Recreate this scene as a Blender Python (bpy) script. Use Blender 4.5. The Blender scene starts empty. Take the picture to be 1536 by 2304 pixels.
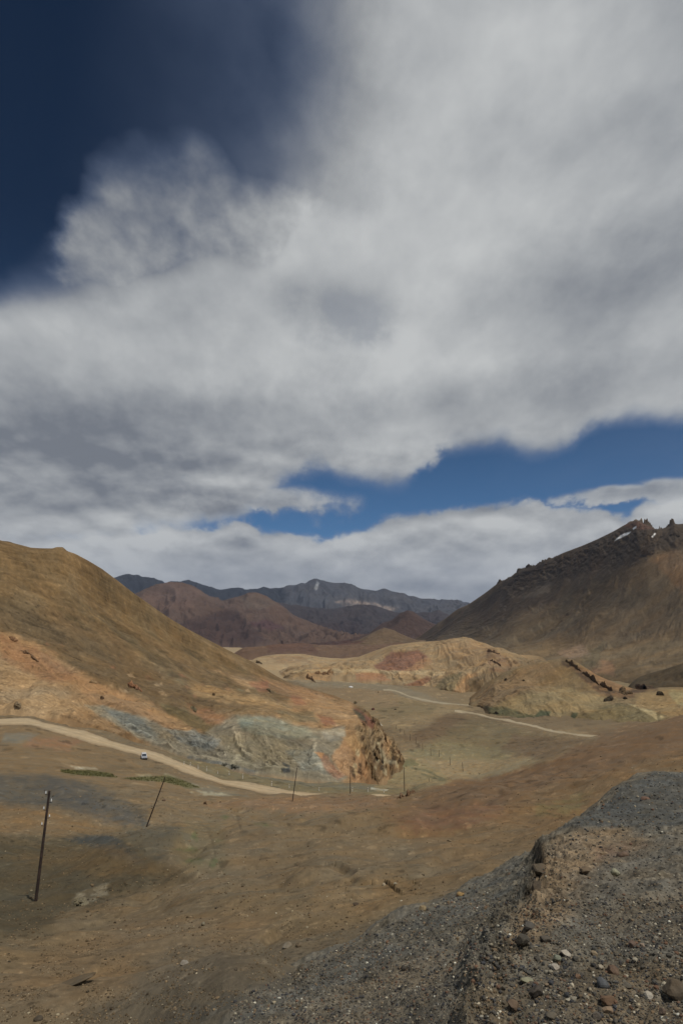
import bpy, bmesh, math, random
import numpy as np
from mathutils import Vector, Matrix, Euler

# ------------------------------------------------------------------ camera
SC = bpy.context.scene
C = SC.collection
PITCH = math.radians(9.9)
FP = 1536.0                      # focal length in photo pixels (photo 1536 x 2304)
cam = bpy.data.cameras.new("camera")
cam.sensor_fit = 'VERTICAL'; cam.sensor_height = 36.0; cam.sensor_width = 24.0; cam.lens = 24.0
cam.clip_start = 0.1; cam.clip_end = 60000
camo = bpy.data.objects.new("camera", cam); C.objects.link(camo)
camo.location = (0, 0, 0); camo.rotation_euler = (math.pi / 2 + PITCH, 0, 0)
SC.camera = camo
# ------------------------------------------------------------------ exposure
SC.view_settings.view_transform = 'Standard'; SC.view_settings.look = 'None'
SC.view_settings.exposure = 0.0; SC.view_settings.gamma = 1.0
SC.view_settings.use_curve_mapping = False
SC.cycles.max_bounces = 5; SC.cycles.diffuse_bounces = 3; SC.cycles.volume_bounces = 0
SC.cycles.use_denoising = True
# ------------------------------------------------------------------ sun
SUN_EL, SUN_AZ = math.radians(62), math.radians(140)     # azimuth clockwise from +Y (view direction)
sd = Vector((math.sin(SUN_AZ) * math.cos(SUN_EL), math.cos(SUN_AZ) * math.cos(SUN_EL), math.sin(SUN_EL)))
sun = bpy.data.lights.new("sun", 'SUN'); sun.energy = 2.6; sun.angle = math.radians(1.2); sun.color = (1, .95, .88)
suno = bpy.data.objects.new("sun", sun); C.objects.link(suno)
suno.rotation_euler = sd.to_track_quat('Z', 'Y').to_euler()
# ------------------------------------------------------------------ geometry of the view (used to place things at true distances)
cp, sp = math.cos(PITCH), math.sin(PITCH)
def ray(u, v):
    x = (u - 768) / FP; up = (1152 - v) / FP
    return np.array([x, cp - up * sp, sp + up * cp])
def azel(u, v):
    r = ray(u, v); return math.atan2(r[0], r[1]), r[2] / math.hypot(r[0], r[1])
def project(x, y, z):
    f = y * cp + z * sp; up = -y * sp + z * cp
    f = np.maximum(f, 1e-3)
    return 768 + FP * x / f, 1152 - FP * up / f
# ------------------------------------------------------------------ world: Nishita sky with procedural clouds, by direction
class Nd:
    T = None
    def __init__(s, k): s.k = k
    @staticmethod
    def m(op, a, b=0.0, c=0.0, clamp=False):
        n = Nd.T.nodes.new('ShaderNodeMath'); n.operation = op; n.use_clamp = clamp
        for i, q in enumerate((a, b, c)):
            if isinstance(q, Nd): Nd.T.links.new(q.k, n.inputs[i])
            else: n.inputs[i].default_value = q
        return Nd(n.outputs[0])
    def __add__(s, o): return Nd.m('ADD', s, o)
    __radd__ = __add__
    def __sub__(s, o): return Nd.m('SUBTRACT', s, o)
    def __rsub__(s, o): return Nd.m('SUBTRACT', o, s)
    def __mul__(s, o): return Nd.m('MULTIPLY', s, o)
    __rmul__ = __mul__
    def __truediv__(s, o): return Nd.m('DIVIDE', s, o)
def nmax(a, b): return Nd.m('MAXIMUM', a, b)
def nmin(a, b): return Nd.m('MINIMUM', a, b)
def clamp01(a): return Nd.m('ADD', a, 0.0, clamp=True)
def sstep(a, lo, hi):
    n = Nd.T.nodes.new('ShaderNodeMapRange'); n.interpolation_type = 'SMOOTHSTEP'
    Nd.T.links.new(a.k, n.inputs['Value']); n.inputs['From Min'].default_value = lo; n.inputs['From Max'].default_value = hi
    return Nd(n.outputs['Result'])
def comb(x, y, z):
    n = Nd.T.nodes.new('ShaderNodeCombineXYZ')
    for i, q in enumerate((x, y, z)):
        if isinstance(q, Nd): Nd.T.links.new(q.k, n.inputs[i])
        else: n.inputs[i].default_value = q
    return Nd(n.outputs[0])
def noise(vec, scale, detail=6, rough=.5, dist=0.0, out='Fac'):
    n = Nd.T.nodes.new('ShaderNodeTexNoise'); n.noise_dimensions = '3D'
    Nd.T.links.new(vec.k, n.inputs['Vector']); n.inputs['Scale'].default_value = scale
    n.inputs['Detail'].default_value = detail; n.inputs['Roughness'].default_value = rough; n.inputs['Distortion'].default_value = dist
    return Nd(n.outputs[out])
def curve(t, pts, lo, hi):
    """piecewise linear function of t (radians azimuth): pts [(t,val)] within lo..hi"""
    n = Nd.T.nodes.new('ShaderNodeFloatCurve')
    t0, t1 = pts[0][0], pts[-1][0]
    cv = n.mapping.curves[0]
    P = [((a - t0) / (t1 - t0), (b - lo) / (hi - lo)) for a, b in pts]
    while len(cv.points) < len(P): cv.points.new(0.5, 0.5)
    for q, (a, b) in zip(cv.points, P):
        q.location = (a, b); q.handle_type = 'AUTO_CLAMPED'
    n.mapping.update()
    Nd.T.links.new(((t - t0) / (t1 - t0)).k, n.inputs['Value'])
    return Nd(n.outputs[0]) * (hi - lo) + lo
def mixc(f, a, b):
    n = Nd.T.nodes.new('ShaderNodeMix'); n.data_type = 'RGBA'
    Nd.T.links.new(f.k, n.inputs[0])
    for i, q in ((6, a), (7, b)):
        if isinstance(q, Nd): Nd.T.links.new(q.k, n.inputs[i])
        else: n.inputs[i].default_value = (*q, 1)
    return Nd(n.outputs[2])
def lin(c): return tuple(((x / 255) / 12.92 if x / 255 <= .04045 else ((x / 255 + .055) / 1.055) ** 2.4) for x in c)

def build_world():
    w = bpy.data.worlds.new("World"); SC.world = w; w.use_nodes = True
    T = w.node_tree; T.nodes.clear(); Nd.T = T
    tc = T.nodes.new('ShaderNodeTexCoord')
    sep = T.nodes.new('ShaderNodeSeparateXYZ'); T.links.new(tc.outputs['Generated'], sep.inputs[0])
    x, y, z = (Nd(sep.outputs[i]) for i in range(3))
    az = Nd.m('ARCTAN2', x, y); el = Nd.m('ARCSINE', z)
    sky = T.nodes.new('ShaderNodeTexSky'); sky.sky_type = 'NISHITA'; sky.sun_disc = False
    sky.sun_elevation = SUN_EL; sky.sun_rotation = SUN_AZ; sky.altitude = 4500; sky.air_density = .8; sky.dust_density = .1; sky.ozone_density = 3.0
    # cloud-layer coordinates: flat layers foreshortened towards the horizon
    k = z + 0.42
    P = comb(x / k * 1.6, y / k, z * 1.1)
    big = noise(P, 1.1, 4, .5)
    nA = noise(P, 1.2, 7, .50)
    nB = noise(P, 2.8, 7, .55)
    nC = noise(P, 8.5, 6, .58)
    nU = noise(comb(x / k * 1.6, y / k, z * 1.1 + .06), 2.8, 7, .55)     # the same field a little higher: lit tops
    w1 = (nA - .5) ; w2 = (nB - .5); w3 = (nC - .5)
    fl = w1 * .09 + w2 * .07 + w3 * .035             # edge displacement in radians
    nD = noise(comb(z * 1.6, x / k * 1.5, y / k), 3.0, 7, .55)
    azn = az + (nD - .5) * .16 + (nC - .5) * .03
    eln = el + fl * .55
    def E(u, v):
        r = azel(u, v); return r[0], math.atan(r[1])
    def fn(pts): 
        q = sorted(E(u, v) for u, v in pts); return q
    lo, hi = -.2, 1.2
    def edge(pts): return curve(azn, fn(pts), lo, hi)
    def ell(u, v, ru, rv, ang=0):
        a0, e0 = E(u, v); ca, sa = math.cos(ang), math.sin(ang)
        s = math.cos(e0)
        dx = (azn - a0) * s; dy = (eln - e0)
        px = (dx * ca + dy * sa) * (FP / ru) * (1.0 if True else 0); py = (dy * ca - dx * sa) * (FP / rv)
        return 1.0 - Nd.m('SQRT', px * px + py * py)          # 1 centre, 0 rim
    # main deck: below its ragged top edge at left
    top = edge([(-500, 900), (-100, 660), (0, 628), (60, 622), (110, 590), (150, 500), (200, 410), (290, 345), (360, 310), (430, 290), (480, 320), (520, 365), (600, 375), (660, 372), (760, 372), (900, 370), (1100, 370), (1700, 370)])
    dT = top - eln
    # left of the lobe the deck fades gradually, solid only well below its edge
    body = edge([(-500, 900), (0, 640), (120, 615), (200, 590), (330, 570), (430, 520), (520, 520), (640, 480), (700, 400), (760, 372), (900, 370), (1100, 370), (1700, 370)])
    lobe = sstep(dT + w2 * .12, -.04, .07) * (.70 + w2 * 1.9 + w3 * .6) * sstep(azn, azel(20, 450)[0], azel(170, 420)[0])
    solid = sstep(body - eln + w2 * .08, -.03, .07)
    veil = sstep(az + w1 * .35, azel(60, 200)[0], azel(860, 200)[0])
    veil2 = sstep(az + w1 * .22 + w2 * .18 + w3 * .05, azel(400, 100)[0], azel(960, 100)[0])
    deck = nmax(nmax(clamp01(lobe), solid), nmax(clamp01(veil * (.46 + w2 * 1.1)), veil2))
    # blue window under the deck
    g1 = edge([(-300, 1210), (180, 1215), (250, 1205), (300, 1182), (420, 1185), (520, 1165), (600, 1100), (650, 1070), (700, 1040), (730, 1040), (765, 1062), (830, 1076), (905, 1078), (960, 1045), (985, 1000), (1050, 985), (1130, 985), (1200, 1005), (1260, 998), (1330, 955), (1400, 930), (1536, 928), (1750, 935)])
    g2 = edge([(-300, 1205), (180, 1205), (250, 1200), (300, 1200), (420, 1192), (480, 1202), (545, 1192), (620, 1214), (700, 1214), (770, 1210), (810, 1200), (880, 1178), (940, 1172), (1000, 1160), (1080, 1155), (1190, 1136), (1250, 1148), (1330, 1155), (1400, 1172), (1440, 1160), (1536, 1122), (1750, 1100)])
    hole = nmin(g1 - eln + w2 * .02, (eln - g2) * 1.6)
    gap = sstep(g1 - eln + w2 * .05 + w3 * .05, -.018, .03) * sstep(eln - g2 + w3 * .015, -.003, .012)
    bank = sstep((g2 - eln), -.002, .016)
    ext = nmax(ell(590, 1128, 190, 45, -.05), nmax(ell(1390, 1117, 160, 22, .03), nmax(ell(1520, 1105, 90, 32), -9.0)))
    extm = sstep(ext + w2 * 1.2 + w3 * 1.2, -.12, .5)
    haze_in = sstep(w1 + (az - .1) * .6, .0, .4) * .22 * sstep(hole, -.01, .05)
    dens = nmax(deck * (1.0 - gap), nmax(bank, extm * .95))
    dens = nmax(dens, haze_in * .8)
    hl = sstep(ell(770, 680, 190, 95) + w2 * 3.2 + w3 * 1.5, .1, 1.1) * .34
    hl2 = sstep(ell(700, 230, 260, 190, .6) + w1 * 1.2, .0, 1.1) * .35
    dens = clamp01(dens - hl - hl2 * .3)
    back = sstep(y, .15, -.1)                                        # behind the viewer: broken deck of the same cloud
    dback = sstep(nA, .42, .56)
    dens = dens * (1.0 - back) + dback * back
    # brightness of the cloud
    def spot(u, v, ru, rv, amp, ang=0): return sstep(ell(u, v, ru, rv, ang) + w1 * .8, -.1, 1.0) * amp
    L = .52 + (w1 * .6) + (nB - nU) * 1.25 + w2 * .4 + (big - .5) * .6 + (nC - .5) * .22
    L = L + spot(930, 790, 560, 150, .30, .05) + spot(1150, 60, 520, 330, .26) + spot(1150, 530, 420, 130, .20) + spot(900, 1010, 150, 70, .25)
    L = L + spot(330, 1215, 220, 28, .3) + spot(60, 700, 250, 110, .1)
    L = L - spot(200, 1010, 460, 170, .50, .05) - spot(1340, 640, 420, 150, .36, .2) - spot(1130, 880, 460, 75, .30) - spot(560, 930, 320, 80, .2)
    rim = sstep(g2 - eln, .055, .0) * bank
    rim2 = sstep(ext, .75, .2) * extm
    bil = noise(comb(az * 1.0, el * 2.3, 1.7), 9, 5, .5); bilu = noise(comb(az * 1.0, el * 2.3 + .035, 1.7), 9, 5, .5)
    L = L + (bil - bilu) * 1.7 * sstep(el, .34, .2)
    L = L + rim * .34 + rim2 * .18 + sstep(el, .2, .1) * .12
    thin = sstep(dens, .8, .15)
    cloud = mixc(clamp01(L), lin((115, 120, 128)), lin((194, 196, 196)))
    lowb = sstep(el, .17, .05)
    cloud = mixc(lowb * .35, cloud, lin((140, 150, 166)))
    cloud = mixc(thin * .85, cloud, lin((104, 121, 152)))
    # deep high-altitude blue
    tint = mixc(sstep(el + az * -.12, .12, .62), (1.0, 1.0, 1.0), (.03, .24, .33))
    mm = T.nodes.new('ShaderNodeMix'); mm.data_type = 'RGBA'; mm.blend_type = 'MULTIPLY'; mm.inputs[0].default_value = 1
    T.links.new(sky.outputs[0], mm.inputs[6]); T.links.new(tint.k, mm.inputs[7])
    m2 = T.nodes.new('ShaderNodeMix'); m2.data_type = 'RGBA'; m2.blend_type = 'MULTIPLY'; m2.inputs[0].default_value = 1
    T.links.new(mm.outputs[2], m2.inputs[6]); m2.inputs[7].default_value = (*SKYK, 1)
    # cloud colours are display values, the sky texture is physical: bring the cloud to the sky's scale
    vs = T.nodes.new('ShaderNodeMix'); vs.data_type = 'RGBA'; vs.blend_type = 'MULTIPLY'; vs.inputs[0].default_value = 1
    T.links.new(cloud.k, vs.inputs[6]); kk = 1 / SKYS; vs.inputs[7].default_value = (kk, kk, kk, 1)
    vs.clamp_result = False
    out = mixc(dens, Nd(m2.outputs[2]), Nd(vs.outputs[2]))
    bg = T.nodes.new('ShaderNodeBackground'); bg.inputs['Strength'].default_value = SKYS
    T.links.new(out.k, bg.inputs[0])
    wo = T.nodes.new('ShaderNodeOutputWorld'); T.links.new(bg.outputs[0], wo.inputs[0])
SKYS = 0.1
SKYK = (.37, .63, .71)
build_world()

# ------------------------------------------------------------------ numpy noise
_rs = np.random.RandomState(7)
_perm = np.concatenate([_rs.permutation(512)] * 3)
_ga = _rs.rand(512) * 2 * np.pi
_gx, _gy = np.cos(_ga), np.sin(_ga)
def pn(x, y, seed=0):
    x = np.asarray(x, float) + seed * 17.31; y = np.asarray(y, float) + seed * 9.77
    xi = np.floor(x).astype(np.int64); yi = np.floor(y).astype(np.int64)
    xf = x - xi; yf = y - yi
    u = xf * xf * xf * (xf * (xf * 6 - 15) + 10); w = yf * yf * yf * (yf * (yf * 6 - 15) + 10)
    xi = xi & 511; yi = yi & 511
    def g(a, b, dx, dy):
        h = _perm[_perm[(xi + a) & 511] + ((yi + b) & 511)]
        return _gx[h] * dx + _gy[h] * dy
    n = (g(0, 0, xf, yf) * (1 - u) + g(1, 0, xf - 1, yf) * u) * (1 - w) + (g(0, 1, xf, yf - 1) * (1 - u) + g(1, 1, xf - 1, yf - 1) * u) * w
    return n * 1.5
def fbm(x, y, o=4, seed=0, gain=.5, ridged=False):
    s = 0; a = 1; t = 0
    for k in range(o):
        n = pn(x * 2 ** k, y * 2 ** k, seed + k * 3)
        if ridged: n = 1 - 2 * np.abs(n)
        s = s + n * a; t += a; a *= gain
    return s / t
def rough(x, y, sp, lam, o, seed=0, gain=1.0, ridged=False):
    """terrain roughness with height proportional to wavelength, fading out where the grid is too coarse for it"""
    s = np.zeros_like(x)
    a = 1.0
    for k in range(o):
        l = lam / 2 ** k
        n = pn(x / l, y / l, seed + k * 5)
        if ridged: n = .5 - np.abs(n) * 1.4
        s += n * l * a * np.clip(l / sp / 2.0 - .8, 0, 1); a *= gain
    return s
def mott(x, y, sp, lams, seed=0):
    s = np.zeros_like(x)
    for k, (l, a) in enumerate(lams):
        s += a * fbm(x / l, y / l, 3, seed + 7 * k, .55) * np.clip(l / sp / 3 - .6, 0, 1)
    return s
def ss(x, a, b):
    t = np.clip((x - a) / (b - a), 0, 1); return t * t * (3 - 2 * t)
# ------------------------------------------------------------------ lofted relief: rows of control points (u, v, distance), or (u, None, distance, z)
class Row:
    def __init__(s, pts, n=40, smooth=0): s.pts = pts; s.n = n; s.smooth = smooth
def conv(p):
    if p[1] is None:
        z = p[3]; a, _ = azel(p[0], 1152 - FP * math.tan(math.atan2(z, p[2]) - PITCH)); return a, z / p[2], math.log(p[2])
    a, t = azel(p[0], p[1]); return a, t, math.log(p[2])
def loft(rows, th):
    LD, TE, N = [], [], []
    for r in rows:
        q = sorted(conv(p) for p in r.pts)
        a = np.array(q)
        te = np.interp(th, a[:, 0], a[:, 1]); ld = np.interp(th, a[:, 0], a[:, 2])
        if r.smooth:
            n = int(r.smooth); kx = np.exp(-.5 * (np.arange(-3 * n, 3 * n + 1) / n) ** 2); kx /= kx.sum()
            te = np.convolve(np.pad(te, 3 * n, 'edge'), kx, 'valid'); 
            ld = np.convolve(np.pad(ld, 3 * n, 'edge'), kx, 'valid')
        LD.append(ld); TE.append(te); N.append(r.n)
    LD = np.array(LD)
    for k in range(1, len(LD)): LD[k] = np.maximum(LD[k], LD[k - 1] + .004)
    Z = np.array(TE) * np.exp(LD)
    # PCHIP of z over log distance, column by column
    h = np.diff(LD, axis=0); dl = np.diff(Z, axis=0) / h
    m = np.zeros_like(Z)
    w1 = 2 * h[1:] + h[:-1]; w2 = h[1:] + 2 * h[:-1]
    with np.errstate(divide='ignore', invalid='ignore'):
        mm = (w1 + w2) / (w1 / dl[:-1] + w2 / dl[1:])
    m[1:-1] = np.where(dl[:-1] * dl[1:] > 0, mm, 0); m[0] = dl[0]; m[-1] = dl[-1]
    ol, oz, os_ = [], [], []
    for k in range(len(LD) - 1):
        t = np.arange(N[k]) / N[k]
        if k == len(LD) - 2: t = np.linspace(0, 1, N[k])
        t = t[:, None]
        h00 = 2 * t ** 3 - 3 * t ** 2 + 1; h10 = t ** 3 - 2 * t ** 2 + t; h01 = -2 * t ** 3 + 3 * t ** 2; h11 = t ** 3 - t ** 2
        oz.append(h00 * Z[k] + h10 * h[k] * m[k] + h01 * Z[k + 1] + h11 * h[k] * m[k + 1])
        ol.append(LD[k] + t * h[k]); os_.append(k + t + 0 * LD[k])
    return np.exp(np.vstack(ol)), np.vstack(oz), np.vstack(os_)
def grid_mesh(name, X, Y, Z, col, mat, smooth=True):
    R, Cn = X.shape
    me = bpy.data.meshes.new(name)
    co = np.stack([X, Y, Z], -1).reshape(-1, 3).astype(np.float32)
    i = np.arange(R * Cn).reshape(R, Cn)
    q = np.stack([i[:-1, :-1], i[:-1, 1:], i[1:, 1:], i[1:, :-1]], -1).reshape(-1, 4).astype(np.int32)
    me.vertices.add(len(co)); me.vertices.foreach_set('co', co.ravel())
    me.loops.add(q.size); me.loops.foreach_set('vertex_index', q.ravel())
    me.polygons.add(len(q)); me.polygons.foreach_set('loop_start', np.arange(0, q.size, 4, dtype=np.int32))
    me.polygons.foreach_set('use_smooth', np.full(len(q), smooth))
    me.update(calc_edges=True)
    at = me.color_attributes.new('Col', 'FLOAT_COLOR', 'POINT')
    c4 = np.ones((len(co), 4), np.float32); c4[:, :3] = np.clip(col.reshape(-1, 3), 0.004, .9)
    at.data.foreach_set('color', c4.ravel())
    me.materials.append(mat)
    o = bpy.data.objects.new(name, me); C.objects.link(o)
    return o
# ------------------------------------------------------------------ geology colours, with broad cloud shade painted in
GAIN = 1.42
def alb(c):
    a = np.array(lin(c)); g = a @ np.array([.3, .59, .11])
    sat = (a.max() - a.min()) / (a.max() + 1e-6)
    return (g + (a - g) * (.99 - .32 * sat)) * GAIN * np.array([.985, .985, .90])
def sdf(U, V, poly):
    P = np.array(poly, float); n = len(P)
    d = np.full(U.shape, 1e9); ins = np.zeros(U.shape, bool)
    for i in range(n):
        ax, ay = P[i]; bx, by = P[(i + 1) % n]
        ex, ey = bx - ax, by - ay; wx, wy = U - ax, V - ay
        t = np.clip((wx * ex + wy * ey) / (ex * ex + ey * ey + 1e-9), 0, 1)
        d = np.minimum(d, (wx - ex * t) ** 2 + (wy - ey * t) ** 2)
        c = ((ay > V) != (by > V)) & (U < (bx - ax) * (V - ay) / (by - ay + 1e-12) + ax)
        ins ^= c
    d = np.sqrt(d); return np.where(ins, d, -d)
def specks(X, Y, sp, seed, amt=1.0):
    """scattered stones and tussocks: dark and pale dots of fixed real sizes, each size only where the grid resolves it"""
    f = np.ones_like(X)
    for k, l in enumerate((.05, .13, .35, .9, 2.4, 6, 16)):
        w = np.clip(l / sp / 1.6 - .7, 0, 1) * np.clip(2.2 - l / sp / 7, 0, 1)
        if w.max() <= 0: continue
        n = pn(X / l, Y / l, seed + k); m = ss(fbm(X / l / 14, Y / l / 14, 3, seed + 40 + k), -.15, .3)
        f *= 1 - w * m * amt * .42 * ss(n, .42, .62) 
        f *= 1 + w * amt * .38 * (1 - .6 * m) * ss(-n, .5, .66)
    return f
class Painter:
    """outlines of beds, screes, stains and painted cloud shade, laid on the relief with torn edges"""
    def __init__(s, U, V, base, wob=14, seed=0, su=60., sv=25.):
        s.U, s.V = U, V; s.seed = seed
        s.n1 = fbm(U / su, V / sv, 4, seed + 1); s.n2 = fbm(U / su, V / sv, 4, seed + 2); s.n3 = fbm(U / (su * .3), V / (sv * .3), 3, seed + 3)
        s.c = np.zeros(U.shape + (3,)) + alb(base); s.wob = wob
    def __call__(s, poly, col, soft=12, amt=1.0, wob=None, patch=0.0, line=None, pseed=0):
        w = s.wob if wob is None else wob
        P = np.array(poly); m = soft + w * 1.5
        if line is None:
            bb = (s.U > P[:, 0].min() - m) & (s.U < P[:, 0].max() + m) & (s.V > P[:, 1].min() - m) & (s.V < P[:, 1].max() + m)
        else:
            m += line
            bb = (s.U > P[:, 0].min() - m) & (s.U < P[:, 0].max() + m) & (s.V > P[:, 1].min() - m) & (s.V < P[:, 1].max() + m)
        if not bb.any(): return
        U = s.U[bb] + s.n1[bb] * w; V = s.V[bb] + s.n2[bb] * w * .6
        if line is None: d = sdf(U, V, poly)
        else:
            d = np.full(U.shape, 1e9)
            for (ax, ay), (bx, by) in zip(poly[:-1], poly[1:]):
                ex, ey = bx - ax, by - ay; t = np.clip(((U - ax) * ex + (V - ay) * ey) / (ex * ex + ey * ey + 1e-9), 0, 1)
                d = np.minimum(d, np.hypot(U - ax - ex * t, V - ay - ey * t))
            d = line - d
        a = ss(d + s.n3[bb] * soft * .5, -soft * .5, soft * .5) * amt
        if patch:
            pnn = fbm(s.U[bb] / 26 + pseed, s.V[bb] / 11, 3, s.seed + 11 + pseed)
            a = a * np.clip(1 - patch + patch * 2.2 * ss(pnn, -.25, .35), 0, 1)
        s.c[bb] = s.c[bb] * (1 - a[:, None]) + alb(col) * a[:, None]

def ground_mat(name, scale, bump=.6, bscale=None, var=.28, speck=0.0, rough=.95, hue=.07):
    """attribute colour of the bedrock and soil, broken up by noise, with grain relief; scale = metres of the largest mottling"""
    m = bpy.data.materials.new(name); m.use_nodes = True; T = m.node_tree; Nd.T = T
    b = T.nodes['Principled BSDF']; b.inputs['Roughness'].default_value = rough
    b.inputs['Specular IOR Level'].default_value = .15
    at = T.nodes.new('ShaderNodeAttribute'); at.attribute_name = 'Col'
    g = T.nodes.new('ShaderNodeNewGeometry'); P = Nd(g.outputs['Position'])
    n1 = noise(P, 1 / scale, 12, .66); n2 = noise(P, 5.3 / scale, 10, .7)
    n3 = noise(P, 34 / scale, 6, .7)
    f = 1.0 + (n1 - .5) * (var * 2.2) + (n2 - .5) * (var * 2.0) + (n3 - .5) * (var * 2.0)
    if speck:
        v = noise(P, 120 / scale, 2, .5)
        f = f + sstep(v, .66, .72) * speck - sstep(v, .36, .30) * speck * .6
    warm = mixc(clamp01(sstep(noise(P, 2.1 / scale, 8, .6), .35, .65)), (1 + hue, 1.0, 1 - hue * 1.3), (1 - hue * .5, 1.0, 1 + hue * .7))
    mx = T.nodes.new('ShaderNodeMix'); mx.data_type = 'RGBA'; mx.blend_type = 'MULTIPLY'; mx.inputs[0].default_value = 1
    T.links.new(at.outputs['Color'], mx.inputs[6]); T.links.new(warm.k, mx.inputs[7])
    vm = T.nodes.new('ShaderNodeVectorMath'); vm.operation = 'SCALE'
    T.links.new(mx.outputs[2], vm.inputs[0]); T.links.new(f.k, vm.inputs['Scale'])
    T.links.new(vm.outputs[0], b.inputs['Base Color'])
    if bump:
        bs = bscale or scale
        h = noise(P, 3 / bs, 12, .68) 
        bm = T.nodes.new('ShaderNodeBump'); bm.inputs['Strength'].default_value = bump; bm.inputs['Distance'].default_value = bs * .12
        T.links.new(h.k, bm.inputs['Height']); T.links.new(bm.outputs[0], b.inputs['Normal'])
    return m
STRUCT = []
def structure(o, kind='structure'):
    o['kind'] = kind; STRUCT.append(o); return o
def polar(rows, u0, u1, nc, vref=1450):
    th = np.linspace(azel(u0, vref)[0], azel(u1, vref)[0], nc)
    D, Z, S = loft(rows, th)
    TH = th[None, :] + 0 * D
    sp = np.maximum(D * (th[1] - th[0]), np.abs(np.gradient(D, axis=0)) * .5)
    return TH, D, Z, S, sp
def streak(TH, D, S, a, b, o=4, seed=0, warp=.4):
    w = fbm(TH * 9, S * 1.3, 3, seed + 40) * warp
    return fbm(TH * a + w * 2, S * b + w, o, seed)

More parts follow.
